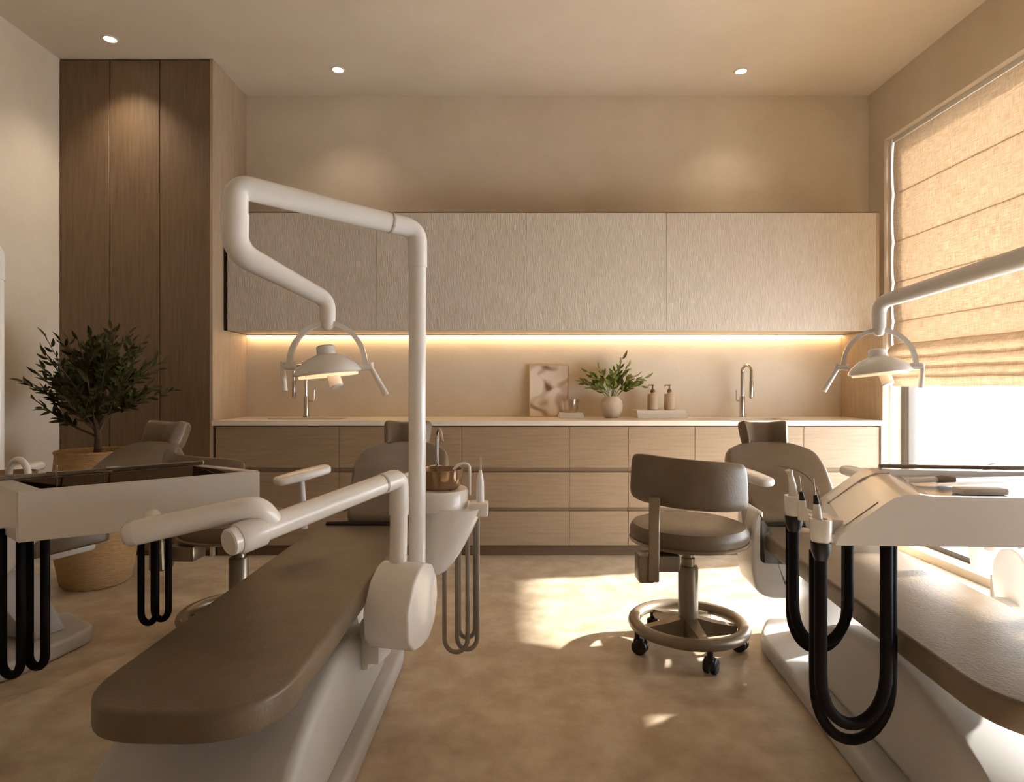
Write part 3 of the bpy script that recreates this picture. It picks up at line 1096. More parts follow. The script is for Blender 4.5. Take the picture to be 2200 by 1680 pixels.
# ------------------------------------------------------------------ dental lights
def dental_light(label, pole_base, pole_top, elbow_a, elbow_b, arm_end, drop_z, yaw, cap_side):
    """all points in world metres"""
    pb = Vector(pole_base)
    t = thing('dental_light', label, 'dental light', pb, 'dental lights on jointed arms')
    pt, ea, eb, ae = Vector(pole_top), Vector(elbow_a), Vector(elbow_b), Vector(arm_end)
    d = (ea - pt).normalized()
    obj('pole', tube(BM(), [pb, (pt.x, pt.y, pt.z - 0.10)], 0.0295, 24), 'white_enamel', t)
    e = obj('pole_elbow', tube(BM(), fillet([(pt.x, pt.y, pt.z - 0.13), pt, pt + d * 0.10], 0.085, 10), 0.033, 24), 'white_enamel', t)
    obj('joint_ring', tube(BM(), [pt + d * 0.097, pt + d * 0.104], 0.0355, 24), 'base_grey', e)
    obj('upper_arm', tube(BM(), fillet([pt + d * 0.09, ea, (ea.x, ea.y, (ea.z + eb.z) / 2 + 0.0)], 0.085, 10), [0.0325, 0.034, 0.036], 24), 'white_enamel', t)
    d2 = (ae - eb).normalized()
    obj('lower_arm', tube(BM(), fillet([(eb.x, eb.y, (ea.z + eb.z) / 2 + 0.012), eb, ae, (ae.x, ae.y, drop_z)], [0, 0.085, 0.05, 0], 10), [0.0385, 0.036, 0.031, 0.0265, 0.0235], 24), 'white_enamel', t)
    obj('tip_knuckle', lathe(BM(), [(0, -0.020), (0.012, -0.017), (0.020, -0.006), (0.0225, 0.01), (0.0225, 0.02), (0, 0.02)], 24, Matrix.Translation((ae.x, ae.y, drop_z - 0.01))), 'white_enamel', t)
    # head
    tip = Vector((ae.x, ae.y, drop_z - 0.01))
    HM = Matrix.Translation(tip) @ Matrix.Rotation(yaw, 4, 'Z')
    hz = -0.135
    dom = [(0, hz + 0.043), (0.030, hz + 0.041), (0.062, hz + 0.028), (0.090, hz + 0.006), (0.103, hz - 0.012), (0.1045, hz - 0.018), (0.101, hz - 0.021)]
    dom += [(0.090, hz - 0.024), (0.06, hz - 0.018), (0, hz - 0.012)]
    HT = HM @ Matrix.Translation((0.0, 0.0, 0.0)) @ Matrix.Translation((0, 0, hz)) @ Matrix.Rotation(math.radians(-6), 4, 'Y') @ Matrix.Translation((0, 0, -hz))
    hd = obj('lamp_head', lathe(BM(), dom, 40, HT), 'white_enamel', t)
    obj('top_knob', lathe(BM(), [(0, hz + 0.070), (0.020, hz + 0.070), (0.027, hz + 0.066), (0.029, hz + 0.060), (0.028, hz + 0.034), (0, hz + 0.034)], 28, HT), 'white_enamel', hd)
    obj('glow_ring', lathe(BM(), [(0.046, hz - 0.024), (0.090, hz - 0.030), (0.092, hz - 0.024), (0.048, hz - 0.018)], 36, HT), 'lamp_glow', hd)
    obj('sensor', tube(BM(), [HT @ Vector((0.012, 0, hz - 0.012)), HT @ Vector((0.022, -0.01, hz - 0.062)), HT @ Vector((0.023, -0.011, hz - 0.066))], [0.019, 0.021, 0.017], 20), 'white_enamel', hd)
    # yoke
    ypts = []
    rings = []
    for k in range(25):
        a = PI * k / 24
        c_, s_ = math.cos(a), math.sin(a)
        p = Vector((-0.116 * c_, 0, hz + 0.006 + 0.132 * s_))
        rad = Vector((-c_ * 0.132, 0, s_ * 0.116)).normalized()
        ring = []
        for q in ((-1, -1), (1, -1), (1, 1), (-1, 1)):
            ring.append(HM @ (p + rad * 0.0075 * q[0] + Vector((0, 0.011, 0)) * q[1]))
        rings.append(ring)
    obj('yoke', loft(BM(), rings), 'white_enamel', t, angle=30)
    for s in (-1, 1):
        pv = obj('pivot', tube(BM(), [HM @ Vector((0.098 * s, 0, hz + 0.002)), HM @ Vector((0.135 * s, 0, hz + 0.004))], [0.013, 0.012], 16), 'white_enamel', t)
        if s == cap_side:
            tip2 = Vector((0.182 * s, -0.01, hz - 0.088))
        else:
            tip2 = Vector((0.128 * s, -0.01, hz - 0.075))
        obj('handle', tube(BM(), [HM @ Vector((0.130 * s, 0, hz + 0.012)), HM @ Vector((0.136 * s, -0.002, hz - 0.004)), HM @ tip2], [0.013, 0.0075, 0.0095], 14), 'white_enamel', pv)
    return t


dental_light('white dental light on jointed pole above the chair with the cuspidor',
             px(896, 1225, 2.09), px(897, 493, 2.09), px(505, 398, 1.74), px(505, 540, 1.74), px(704, 645, 1.92), px(704, 690, 1.92).z, math.radians(8), 1)
dental_light('white dental light hanging before the linen blind and window',
             (1.88, 2.15, 0.52), (1.88, 2.15, 1.70), (1.62, 1.50, 1.72), (1.62, 1.50, 1.555), px(1888, 650, 2.25), px(1888, 705, 2.25).z, math.radians(-24), -1)
dental_light('white dental light on pole beside the left wall',
             (-1.945, 2.30, 0.52), (-1.945, 2.30, 1.66), (-2.45, 1.95, 1.72), (-2.45, 1.95, 1.55), (-2.13, 2.32, 1.40), 1.33, math.radians(10), 1)


# ------------------------------------------------------------------ unit boxes and cuspidors
def cuspidor_unit(label, SRC, DST, box_c, yaw, base_pt, cusp=True, hoses=True, spout=True):
    """positions measured in the frame SRC of one chair, built in DST"""
    T = DST @ SRC.inverted()
    t = thing('cuspidor_unit', label, 'dental unit', DST, 'cuspidor units beside the chairs')

    def P(*p):
        return T @ Vector(p)
    BMx = T @ Matrix.Translation(box_c) @ Matrix.Rotation(yaw, 4, 'Z')
    # drum with a faceted round profile, its axis across the chair
    raw = [(-0.135, -0.02), (-0.128, -0.085), (-0.085, -0.128), (-0.02, -0.14), (0.05, -0.135), (0.11, -0.09), (0.135, -0.01),
           (0.125, 0.06), (0.085, 0.115), (0.02, 0.138), (-0.03, 0.132), (-0.085, 0.095), (-0.135, 0.01)]
    prof = rounded(raw, 0.012, 2)
    obj('unit_box', prism(BM(), [(-0.078, p[0] * 0.93, p[1] * 0.93) for p in prof], (0.15, 0, 0), 0.008, 3, BMx), 'white_enamel', t, angle=32)
    # bracket down to the chair base
    br = BM()
    bx(br, -0.13, -0.06, -0.05, 0.05, -0.19, -0.05, 0.012, M=BMx)
    bx(br, -0.20, -0.10, -0.045, 0.045, -0.215, -0.14, 0.012, M=BMx)
    obj('bracket', br, 'white_shell', t)
    if not cusp:
        return t
    # shelf body rising from the box, then the spittoon body
    b0 = Vector(base_pt)
    rings = []
    for k in range(13):
        q = k / 12
        c = Vector((b0.x - 0.085 + 0.085 * q ** 0.7, b0.y - 0.05 + 0.05 * q, b0.z - 0.235 + 0.235 * q))
        rx, ry = 0.042 + 0.066 * q ** 0.7, 0.045 + 0.075 * q ** 0.8
        rings.append([P(c.x + rx * math.cos(2 * PI * j / 28), c.y + ry * math.sin(2 * PI * j / 28), c.z) for j in range(28)])
    obj('spittoon_body', loft(BM(), rings), 'white_enamel', t, angle=60)
    up = BM()
    lathe(up, [(0.0, -0.02), (0.080, -0.02), (0.092, -0.008), (0.096, 0.056), (0.090, 0.0655), (0, 0.0655)], 40, T @ Matrix.Translation((b0.x - 0.045, b0.y, b0.z)), sy=1.15)
    obj('collar', up, 'white_enamel', t)
    bo = obj('bowl', lathe(BM(), [(0, 0.066), (0.066, 0.066), (0.077, 0.078), (0.082, 0.110), (0.085, 0.138), (0.082, 0.138), (0.078, 0.110), (0.06, 0.080), (0, 0.074)], 44, T @ Matrix.Translation((b0.x - 0.055, b0.y, b0.z))), 'bronze_glass', t)
    if not spout:
        ap = [P(b0.x - 0.05 + 0.05 - 0.05 * math.cos(PI * k / 12), b0.y, b0.z + 0.13 + 0.055 * math.sin(PI * k / 12)) for k in range(13)]
        ap = [P(b0.x - 0.05, b0.y, b0.z + 0.04)] + ap + [P(b0.x + 0.05, b0.y, b0.z + 0.04)]
        obj('cup_filler', tube(BM(), ap, 0.011, 14), 'white_enamel', t)
    if spout:
        obj('bowl_spout', tube(BM(), fillet([P(b0.x - 0.07, b0.y + 0.03, b0.z + 0.07), P(b0.x - 0.07, b0.y + 0.03, b0.z + 0.27), P(b0.x - 0.055, b0.y, b0.z + 0.29), P(b0.x - 0.045, b0.y - 0.01, b0.z + 0.24)], 0.03), 0.006, 10), 'steel', bo)
    if spout:
        obj('cup_filler', tube(BM(), fillet([P(b0.x + 0.055, b0.y, b0.z + 0.04), P(b0.x + 0.055, b0.y, b0.z + 0.155), P(b0.x + 0.02, b0.y - 0.005, b0.z + 0.16), P(b0.x - 0.005, b0.y - 0.01, b0.z + 0.135)], 0.03), 0.0055, 10), 'white_enamel', t)
    hb = BM()
    bx(hb, b0.x + 0.055, b0.x + 0.125, b0.y - 0.06, b0.y + 0.02, b0.z - 0.03, b0.z + 0.02, 0.008, M=T)
    obj('instrument_holder', hb, 'white_enamel', t)
    if hoses:
        for dx, dy, bot, wd_ in ((0.085, -0.02, 0.17, 0.075), (0.05, -0.03, 0.165, 0.085), (0.075, 0.01, 0.20, 0.06)):
            x1 = b0.x + dx
            x0 = x1 - wd_
            pts = [P(x1, b0.y + dy, b0.z - 0.03)]
            zb = bot + wd_ / 2
            for k in range(13):
                a = PI * k / 12
                pts.append(P((x0 + x1) / 2 + wd_ / 2 * math.cos(a), b0.y + dy, zb - wd_ / 2 * 1.2 * math.sin(a)))
            pts.append(P(x0, b0.y + dy, b0.z - 0.14))
            obj('hose', tube(BM(), pts, 0.0085, 12), 'grey_hose', t)
    return t


CB2 = (-0.205, 2.26, 0.685)
cuspidor_unit('white cuspidor unit with bronze bowl at the lamp pole chair', FR2, FR2, (-0.345, 1.965, 0.432), math.radians(-14), CB2)
cuspidor_unit('white cuspidor unit against the tall window', FR3, FR3, (1.80, 2.08, 0.44), math.radians(-12), (1.99, 2.50, 0.62), spout=False)
cuspidor_unit('white cuspidor unit beside the olive tree, behind the tray', FR2, FR1, (-0.345, 1.965, 0.432), math.radians(-14), CB2, hoses=False, spout=False)

# air-water syringe in the holder of the middle unit
b0 = Vector(CB2)
t = thing('water_syringe', 'slim white water syringe standing in the cuspidor holder', 'syringe', (b0.x + 0.095, b0.y - 0.02, b0.z + 0.02))
obj('grip', tube(BM(), [(0, 0, 0), (0, 0, 0.075), (0, 0, 0.10), (0.001, 0, 0.115)], [0.015, 0.014, 0.009, 0.005], 16), 'white_enamel', t, world=False)
obj('nozzle', tube(BM(), [(0.001, 0, 0.112), (0.002, 0, 0.165)], [0.004, 0.0025], 8), 'steel', t, world=False)


# ------------------------------------------------------------------ instrument tray of the middle chair
def uhose(bm, x0, y0, z0, x1, y1, z1, bot, r, n=12):
    a, b = Vector((x0, y0, 0)), Vector((x1, y1, 0))
    wd_ = (b - a).length
    pts = [Vector((x0, y0, z0))]
    pts.append(Vector((x0, y0, z0 - (z0 - bot) * 0.4)))
    for k in range(17):
        t_ = PI * k / 16
        q = 0.5 - 0.5 * math.cos(t_)
        p = a.lerp(b, q)
        pts.append(Vector((p.x, p.y, bot + wd_ * 0.75 * (1 - math.sin(t_) ** 0.9))))
    pts.append(Vector((x1, y1, z1 - (z1 - bot) * 0.4)))
    pts.append(Vector((x1, y1, z1)))
    return tube(bm, pts, r, n)


FL, FRt, BR, BL = Vector((-1.23, 1.52)), Vector((-0.685, 1.67)), Vector((-0.974, 1.93)), Vector((-1.519, 1.78))


def tz(p, top):      # the tray is set with a slight roll
    q = (p.x - FL.x) / (FRt.x - FL.x)
    return (0.868 + 0.030 * q) if top else (0.738 + 0.032 * q)


tu = thing('instrument_tray_unit', 'white box instrument tray on a jointed arm, before the olive tree', 'instrument tray', (-0.36, 1.99, 0))


def quad_inset(dist):
    """inset of the tray outline, metres from left, front, right, back"""
    l, f, r, b = dist
    e1 = (FRt - FL)
    e2 = (BL - FL)
    u0, u1 = l / e1.length, 1 - r / e1.length
    v0, v1 = f / e2.length, 1 - b / e2.length
    return [FL + e1 * u + e2 * v for u, v in ((u0, v0), (u1, v0), (u1, v1), (u0, v1))]


outer = [FL, FRt, BR, BL]
inner = quad_inset((0.055, 0.012, 0.03, 0.02))
bm = BM()
ob = [bm.verts.new((p.x, p.y, tz(p, False))) for p in outer]
ot = [bm.verts.new((p.x, p.y, tz(p, True))) for p in outer]
it = [bm.verts.new((p.x, p.y, tz(p, True))) for p in inner]
ib = [bm.verts.new((p.x, p.y, tz(p, True) - 0.045)) for p in inner]
bm.faces.new(ob[::-1])
bm.faces.new(ib)
for i in range(4):
    k = (i + 1) % 4
    bm.faces.new((ob[i], ob[k], ot[k], ot[i]))
    bm.faces.new((ot[i], ot[k], it[k], it[i]))
    bm.faces.new((it[i], it[k], ib[k], ib[i]))
bmesh.ops.recalc_face_normals(bm, faces=bm.faces)
bmesh.ops.bevel(bm, geom=[e for e in bm.edges if e.calc_face_angle(0) > 0.5], offset=0.003, segments=2, affect='EDGES')
obj('tray_body', bm, 'white_enamel', tu, angle=30)
lin_c = quad_inset((0.058, 0.016, 0.034, 0.024))
bm = BM()
a = [bm.verts.new((p.x, p.y, tz(p, True) - 0.0435)) for p in lin_c]
b = [bm.verts.new((p.x, p.y, tz(p, True) - 0.002)) for p in lin_c]
c = [bm.verts.new((p.x, p.y, tz(p, True) - 0.0395)) for p in quad_inset((0.066, 0.024, 0.042, 0.032))]
bm.faces.new(a[::-1])
bm.faces.new(c)
for i in range(4):
    k = (i + 1) % 4
    bm.faces.new((a[i], a[k], b[k], b[i]))
    bm.faces.new((b[i], b[k], c[k], c[i]))
obj('tray_liner', bm, 'smoked_tray', tu, smooth=False)
rb = quad_inset((0.0, 0.0, 0.0, 0.0))
r0 = BL.lerp(FL, 0.04)
r1 = BR.lerp(FRt, 0.04)
bm = BM()
prism(bm, [(r0.x, r0.y, tz(r0, True) + 0.001), (r1.x, r1.y, tz(r1, True) + 0.001), (r1.x, r1.y, tz(r1, True) + 0.014), (r0.x, r0.y, tz(r0, True) + 0.014)], (0.004, -0.012, 0), 0.002, 1)
obj('back_rail', bm, 'brushed_steel', tu)
# arm
P0, P1, P2 = px(855, 1243, 1.99), px(857, 1026, 1.99), px(498, 1163, 1.50)
d = (P2 - P1).normalized()
obj('post', tube(BM(), [P0, (P1.x, P1.y, P1.z - 0.09)], 0.0285, 24), 'white_enamel', tu)
obj('post_foot', tube(BM(), [(P0.x, P0.y, P0.z - 0.005), (P0.x, P0.y, P0.z + 0.045)], 0.037, 24), 'white_enamel', tu)
e = obj('post_elbow', tube(BM(), fillet([(P1.x, P1.y, P1.z - 0.12), P1, P1 + d * 0.075], 0.06, 10), 0.0325, 24), 'white_enamel', tu)
obj('joint_ring', tube(BM(), [P1 + d * 0.072, P1 + d * 0.079], 0.0335, 24), 'base_grey', e)
obj('lower_arm', tube(BM(), [P1 + d * 0.06, P2 - d * 0.02], [0.031, 0.033], 24), 'white_enamel', tu)
obj('arm_knuckle', tube(BM(), [P2 - d * 0.085, P2 - d * 0.08, P2 - d * 0.02, P2 - d * 0.012], [0.034, 0.0405, 0.0405, 0.036], 28), 'white_enamel', tu)
obj('end_cap', tube(BM(), [P2 - d * 0.014, P2 + d * 0.006, P2 + d * 0.010], [0.034, 0.034, 0.030], 28), 'white_enamel', tu)
Q0, Q1, Q2 = px(588, 1128, 1.60), px(553, 1086, 1.56), px(292, 1144, 1.49)
obj('upper_arm', tube(BM(), fillet([Q0, Q1, Q2], 0.07, 12), [0.030, 0.031, 0.031], 24), 'white_enamel', tu)
dq = (Q2 - Q1).normalized()
obj('arm_tip', tube(BM(), [Q2 - dq * 0.01, Q2 + dq * 0.015, Q2 + dq * 0.026, Q2 + dq * 0.030], [0.031, 0.030, 0.022, 0.010], 24), 'white_enamel', tu)
tl = (Q2.x - FL.x) / (FRt.x - FL.x)
fp = FL.lerp(FRt, tl)
obj('tray_pivot', lathe(BM(), [(0, -0.020), (0.010, -0.017), (0.017, -0.010), (0.020, 0.0), (0.017, 0.010), (0.010, 0.017), (0, 0.020)], 20, Matrix.Translation((Q2.x, (Q2.y + fp.y) / 2 + 0.012, Q2.z + 0.024))), 'white_enamel', tu)
# hanging hoses
for xa, xb, Y, bot, r in ((4, 45, 1.62, 1450, 0.0112), (62, 97, 1.66, 1432, 0.0112)):
    A, B, C = px(xa, 1150, Y), px(xb, 1150, Y), px(xb, bot, Y)
    obj('hose', uhose(BM(), A.x, A.y, 0.75, B.x, B.y, 0.75, C.z, r), 'black_rubber', tu)
for xa, xb, Y, bot, r in ((303, 335, 1.78, 1338, 0.0092), (331, 362, 1.80, 1330, 0.0092)):
    A, B, C = px(xa, 1150, Y), px(xb, 1150, Y), px(xb, bot, Y)
    obj('hose', uhose(BM(), A.x, A.y, 0.765, B.x, B.y, 0.765, C.z, r), 'black_rubber', tu)
# instruments lying on it
e1 = (FRt - FL)
e2 = (BL - FL)


def on_tray(u, v, dz=0.0):
    p = FL + e1 * u + e2 * v
    return Vector((p.x, p.y, tz(p, True) - 0.0395 + dz))


for i, (u0, v0, u1, v1, lab) in enumerate([(0.30, 0.62, 0.62, 0.55, 'thin steel probe on the dark tray, nearer its end wall'),
                                           (0.16, 0.45, 0.46, 0.38, 'thin steel probe on the dark tray, amid the other tools')]):
    A, B = on_tray(u0, v0, 0.006), on_tray(u1, v1, 0.006)
    t = thing('dental_probe', lab, 'instrument', A, 'steel probes on the dark tray')
    dv = (B - A)
    obj('shaft', tube(BM(), [A, A + dv * 0.1, A + dv * 0.9, B], [0.003, 0.0045, 0.0045, 0.003], 10), 'steel', t)
    obj('tip', tube(BM(), fillet([B, B + dv * 0.12, B + dv * 0.18 + Vector((0, 0, 0.012))], 0.02), [0.002, 0.0008], 8), 'steel', t)
# small upright mirrors standing in the rail
for u, h, lab in ((0.28, 0.075, 'upright thin steel rod standing by the tray rail near the pot'), (0.50, 0.062, 'upright steel dental mirror standing by the tray rail')):
    A = on_tray(u, 0.88, 0.0)
    t = thing('dental_mirror', lab, 'instrument', A)
    obj('rod', tube(BM(), [A, A + Vector((0, 0, h))], 0.003, 10), 'steel', t)
    obj('cross_piece', tube(BM(), [A + Vector((-0.025, -0.006, h * 0.72)), A + Vector((0.02, 0.005, h * 0.72))], 0.002, 8), 'steel', t)

# ------------------------------------------------------------------ instrument tray of the window chair
v3 = Vector((0.205, 0.50, 0))
Y3 = 1.50
tu = thing('instrument_tray_unit', 'white wedge ended instrument tray over the chair by the window', 'instrument tray', (1.66, 2.10, 0))
XE = 1.56
prof = [(0.800, 0.738), (0.812, 0.762), (0.925, 0.842), (0.948, 0.855), (0.975, 0.862), (1.010, 0.862), (1.045, 0.838), (XE - 0.02, 0.838), (XE - 0.02, 0.850), (XE, 0.850), (XE, 0.728)]
bm = BM()
prism(bm, [(x, Y3, z) for x, z in prof], v3)
vn = v3.normalized()
# raised front and back walls of the recess
LIP = [(1.045, Y3, 0.8381), (XE - 0.02, Y3, 0.8381), (XE - 0.02, Y3, 0.850), (1.05, Y3, 0.857), (1.0105, Y3, 0.862)]
obj('tray_body', bm, 'white_enamel', tu, angle=28)
for M in (Matrix.Identity(4), Matrix.Translation(v3 - vn * 0.02)):
    obj('tray_lip', prism(BM(), LIP, vn * 0.02, M=M), 'white_enamel', tu, smooth=False)
p0 = Vector((1.06, Y3, 0.8385)) + vn * 0.03
obj('tray_liner', prism(BM(), [p0, p0 + Vector((0.46, 0, 0)), p0 + Vector((0.46, 0, 0)) + v3 - vn * 0.06, p0 + v3 - vn * 0.06], (0, 0, 0.004)), 'steel', tu, smooth=False)
p1 = Vector((1.0, Y3, 0.8625)) + v3 - vn * 0.006
obj('back_rail', prism(BM(), [p1, p1 + Vector((0.55, -0.02, -0.006)), p1 + Vector((0.55, -0.02, 0.008)), p1 + Vector((0, 0, 0.012))], (0.004, -0.012, 0), 0.002, 1), 'brushed_steel', tu)
# control panel let into the sloping end
sl0, sl1 = Vector((0.828, Y3, 0.7745)), Vector((0.915, Y3, 0.8360))
nrm = Vector((-(sl1 - sl0).z, 0, (sl1 - sl0).x)).normalized()
o0 = vn * 0.05
o1 = v3 - vn * 0.05
obj('control_panel', prism(BM(), [sl0 + o0, sl1 + o0, sl1 + o1, sl0 + o1], nrm * 0.0012), 'white_enamel', tu, smooth=False)
gl = [Vector((0.822, Y3, 0.771)), Vector((0.925, Y3, 0.8445)), Vector((0.965, Y3, 0.8615)), Vector((1.008, Y3, 0.8635))]
off = v3 * 0.72
obj('groove_line', tube(BM(), [p + off + nrm * 0.0005 for p in gl], 0.003, 8), 'base_grey', tu)
# arm and post behind
obj('post', tube(BM(), [(1.66, 2.10, 0.565), (1.66, 2.10, 0.66)], 0.021, 20), 'white_enamel', tu)
obj('swing_arm', tube(BM(), fillet([(1.66, 2.10, 0.64), (1.66, 2.10, 0.70), (1.45, 1.80, 0.705), (1.45, 1.80, 0.735)], 0.04), 0.026, 20), 'white_enamel', tu)
# instrument holders at the wedge end
hold = [(Vector((0.800, 1.72, 0.795)), 0.026), (Vector((0.764, 1.50, 0.777)), 0.026)]
bm = BM()
obj('holder_bar', tube(BM(), fillet([(0.800, 1.72, 0.785), (0.828, 1.66, 0.776), (0.805, 1.58, 0.770), (0.764, 1.50, 0.768)], 0.03), 0.013, 14), 'white_enamel', tu)
obj('holder_mount', bx(BM(), 0.80, 0.865, 1.575, 1.66, 0.745, 0.785, 0.008), 'white_enamel', tu)
for c, r in hold:
    cu = obj('holder_cup', lathe(BM(), [(0, -0.030), (r * 0.78, -0.030), (r * 0.92, -0.020), (r, 0.020), (r * 0.97, 0.026), (r * 0.6, 0.026), (r * 0.55, 0.01), (0, 0.008)], 28, Matrix.Translation(c)), 'white_enamel', tu)
    obj('cup_collar', lathe(BM(), [(0, -0.075), (r * 0.55, -0.075), (r * 0.85, -0.055), (r * 0.9, -0.031), (0, -0.031)], 24, Matrix.Translation(c)), 'black_plastic', cu)
# hoses
for (c, x1, bot, r, dy) in ((hold[0][0], 0.965, px(1765, 1385, 1.72).z, 0.0140, 0.0), (hold[0][0] + Vector((0.004, 0.03, 0)), 0.975, px(1765, 1398, 1.75).z, 0.0125, 0.0),
                            (hold[1][0], 0.938, px(1850, 1560, 1.5).z, 0.0145, 0.0), (hold[1][0] + Vector((0.002, 0.034, 0)), 0.972, px(1850, 1594, 1.534).z, 0.0130, 0.0)):
    obj('hose', uhose(BM(), c.x, c.y, c.z - 0.06, x1, c.y + 0.02, 0.74, bot, r, 14), 'black_rubber', tu)
# handpieces resting in the cups
c = hold[0][0]
t = thing('handpiece', 'dental handpiece with a curved steel tube in the far holder cup', 'instrument', c + Vector((0, 0, 0.01)), 'handpieces in the holder')
obj('grip', tube(BM(), [c + Vector((0, 0, 0.01)), c + Vector((-0.004, 0, 0.055)), c + Vector((-0.010, 0, 0.085)), c + Vector((-0.014, 0, 0.098))], [0.014, 0.010, 0.007, 0.010], 14), 'white_enamel', t)
obj('curved_tube', tube(BM(), fillet([c + Vector((-0.04, 0, 0.108)), c + Vector((-0.012, 0, 0.104)), c + Vector((0.022, -0.02, 0.092)), c + Vector((0.038, -0.06, 0.055)), c + Vector((0.040, -0.07, 0.01))], 0.03), 0.003, 8), 'brushed_steel', t)
c = hold[1][0]
for dx, dy, lab in ((-0.004, 0.006, 'slim black tipped handpiece standing in the near holder cup'), (-0.016, 0.055, 'slim black tipped handpiece behind the near holder cup')):
    b = c + Vector((dx, dy, 0.012))
    t = thing('handpiece', lab, 'instrument', b, 'handpieces in the holder')
    g = obj('grip', tube(BM(), [b, b + Vector((-0.003, 0, 0.05))], [0.014, 0.008], 14), 'white_enamel', t)
    obj('collar', tube(BM(), [b + Vector((-0.003, 0, 0.05)), b + Vector((-0.006, 0, 0.072))], [0.008, 0.0045], 12), 'black_plastic', t)
    obj('needle', tube(BM(), [b + Vector((-0.006, 0, 0.07)), b + Vector((-0.010, 0, 0.112))], [0.0022, 0.0012], 8), 'steel', t)
# things lying on the steel tray
A = Vector((1.16, 1.78, 0.853))
t = thing('dental_brush', 'short white handled brush lying on the bright steel tray', 'instrument', A)
obj('handle', tube(BM(), [A, A + Vector((0.085, 0, 0.004))], [0.007, 0.008], 14), 'white_enamel', t)
obj('head', tube(BM(), [A + Vector((0.085, 0, 0.004)), A + Vector((0.10, 0, 0.006)), A + Vector((0.135, -0.004, 0.004))], [0.010, 0.012, 0.008], 14), 'grey_hose', t)
A = Vector((1.19, 1.60, 0.8435))
single('swab_box', bx(BM(), A.x, A.x + 0.12, A.y, A.y + 0.045, A.z, A.z + 0.016, 0.003), 'white_frame', 'small white swab box lying on the bright steel tray', 'box')


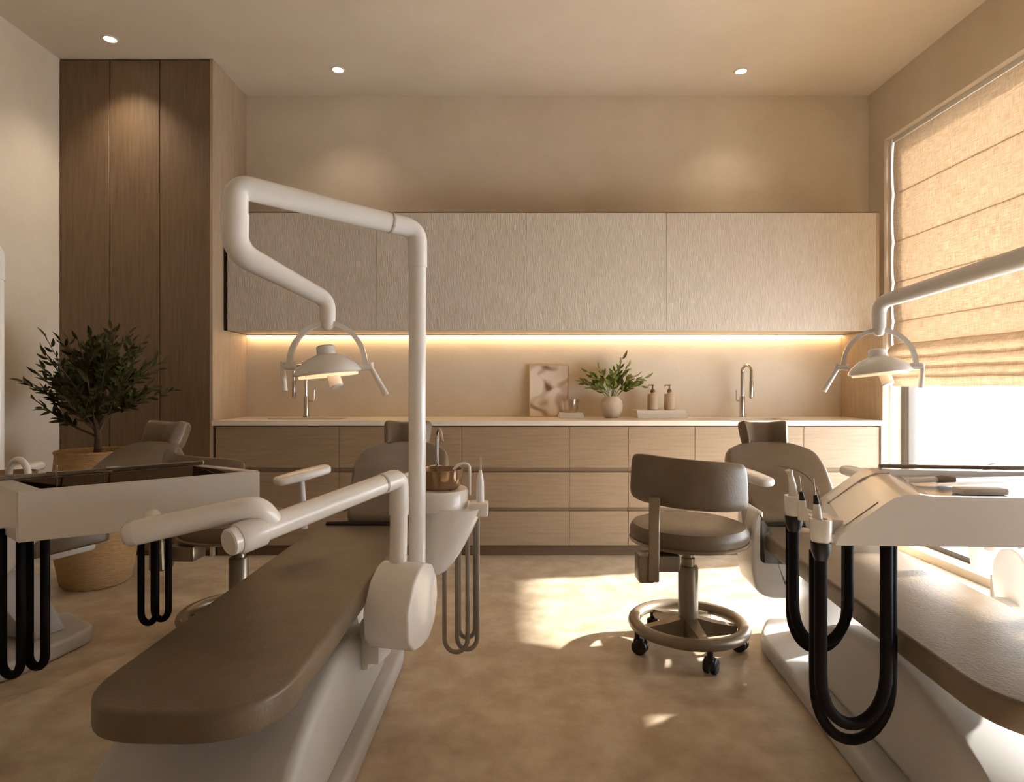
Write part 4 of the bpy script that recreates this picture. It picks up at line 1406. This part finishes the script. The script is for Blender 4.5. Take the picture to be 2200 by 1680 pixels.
# ------------------------------------------------------------------ stools
def stool():
    t = thing('stool', 'x', 'stool', Matrix.Identity(4), 'round operator stools')
    # foot ring, hub and legs
    n, mtn = 56, 12
    bm = BM()
    rg = []
    for i in range(n):
        a = 2 * PI * i / n
        c = Vector((0.226 * math.cos(a), 0.226 * math.sin(a), 0.115))
        o_ = Vector((math.cos(a), math.sin(a), 0))
        rg.append([bm.verts.new(c + o_ * 0.027 * math.cos(2 * PI * j / mtn) + Vector((0, 0, 0.024 * math.sin(2 * PI * j / mtn)))) for j in range(mtn)])
    for i in range(n):
        for j in range(mtn):
            bm.faces.new((rg[i][j], rg[i][(j + 1) % mtn], rg[(i + 1) % n][(j + 1) % mtn], rg[(i + 1) % n][j]))
    obj('foot_ring', bm, 'champagne_metal', t, world=False)
    angs = [math.radians(q) for q in (-86, -6, 50, 117, 187)]
    for a in angs:
        d = Vector((math.cos(a), math.sin(a), 0))
        s = Vector((-d.y, d.x, 0))
        rings = []
        for q, wv, z0, z1 in ((0.02, 0.034, 0.062, 0.150), (0.10, 0.028, 0.072, 0.128), (0.20, 0.020, 0.084, 0.112)):
            p = d * q
            rings.append([p - s * wv + Vector((0, 0, z0)), p + s * wv + Vector((0, 0, z0)), p + s * wv * 0.8 + Vector((0, 0, z1)), p - s * wv * 0.8 + Vector((0, 0, z1))])
        obj('leg', loft(BM(), rings), 'champagne_metal', t, world=False, angle=25)
        cs = BM()
        p = d * 0.226
        tube(cs, [p + Vector((0, 0, 0.095)), p + Vector((0, 0, 0.055))], 0.012, 12)
        k = a + 0.9
        ax = Vector((math.cos(k), math.sin(k), 0))
        back = Vector((-ax.y, ax.x, 0)) * 0.012
        for sgn in (-1, 1):
            c0 = p + back + Vector((0, 0, 0.0325)) + ax * 0.004 * sgn
            tube(cs, [c0, c0 + ax * 0.004 * sgn, c0 + ax * 0.018 * sgn, c0 + ax * 0.023 * sgn], [0.030, 0.032, 0.031, 0.024], 22)
        bx(cs, -0.018, 0.018, -0.022, 0.022, 0.040, 0.066, 0.010, M=Matrix.Translation(p + back * 0.6) @ Matrix.Rotation(k, 4, 'Z'))
        obj('caster', cs, 'black_plastic', t, world=False)
    col = BM()
    lathe(col, [(0, 0.05), (0.042, 0.05), (0.042, 0.355), (0.038, 0.362), (0, 0.362)], 28)
    obj('column', col, 'champagne_metal', t, world=False)
    obj('gas_lift', lathe(BM(), [(0, 0.36), (0.029, 0.36), (0.029, 0.395), (0.023, 0.40), (0.023, 0.462), (0, 0.462)], 24), 'champagne_metal', t, world=False)
    # seat
    st = obj('seat', lathe(BM(), [(0, 0.468), (0.215, 0.468), (0.236, 0.476), (0.246, 0.498), (0.245, 0.522), (0.232, 0.543), (0.20, 0.553), (0.10, 0.556), (0, 0.556)], 56), 'taupe_leather', t, world=False)
    obj('piping', lathe(BM(), [(0.238, 0.469), (0.247, 0.472), (0.249, 0.479), (0.243, 0.484), (0.236, 0.48)], 56), 'champagne_metal', st, world=False)
    obj('seat_plate', lathe(BM(), [(0, 0.450), (0.10, 0.450), (0.20, 0.460), (0.205, 0.468), (0, 0.468)], 40), 'champagne_metal', t, world=False)
    # mechanism and back post at the left rear
    m = BM()
    bx(m, -0.215, -0.09, -0.20, -0.10, 0.392, 0.458, 0.010)
    bx(m, -0.265, -0.20, -0.235, -0.15, 0.36, 0.470, 0.010)
    obj('tilt_mechanism', m, 'champagne_metal', t, world=False)
    m = BM()
    prism(m, [(-0.232, -0.245, 0.37), (-0.192, -0.255, 0.37), (-0.192, -0.272, 0.70), (-0.232, -0.262, 0.70)], (0.004, 0.018, 0), 0.004, 1)
    obj('back_post', m, 'champagne_metal', t, world=False)
    R = 0.272

    def path(u):
        a = u * math.radians(52) - math.radians(17)
        o_ = Vector((math.sin(a), -math.cos(a), 0))
        c_ = Vector((-0.005, -0.01, 0.752 - 0.016 * u))
        return c_ + o_ * R, o_, Vector((0, 0, 1)) - o_ * 0.06
    bk = obj('backrest', bentpad(BM(), 1, 0.096, 0.045, path, n=36, pw=5, min_h=0.55), 'taupe_leather', t, world=False)
    return t


st = stool()
M1 = frame(0.762, 2.61, 1)
st.matrix_world = M1
st['label'] = 'taupe operator stool standing alone in the sunlight before the drawers'
dup(st, frame(-1.22, 2.74, -4), 'taupe operator stool between the two chairs nearer the wardrobe')
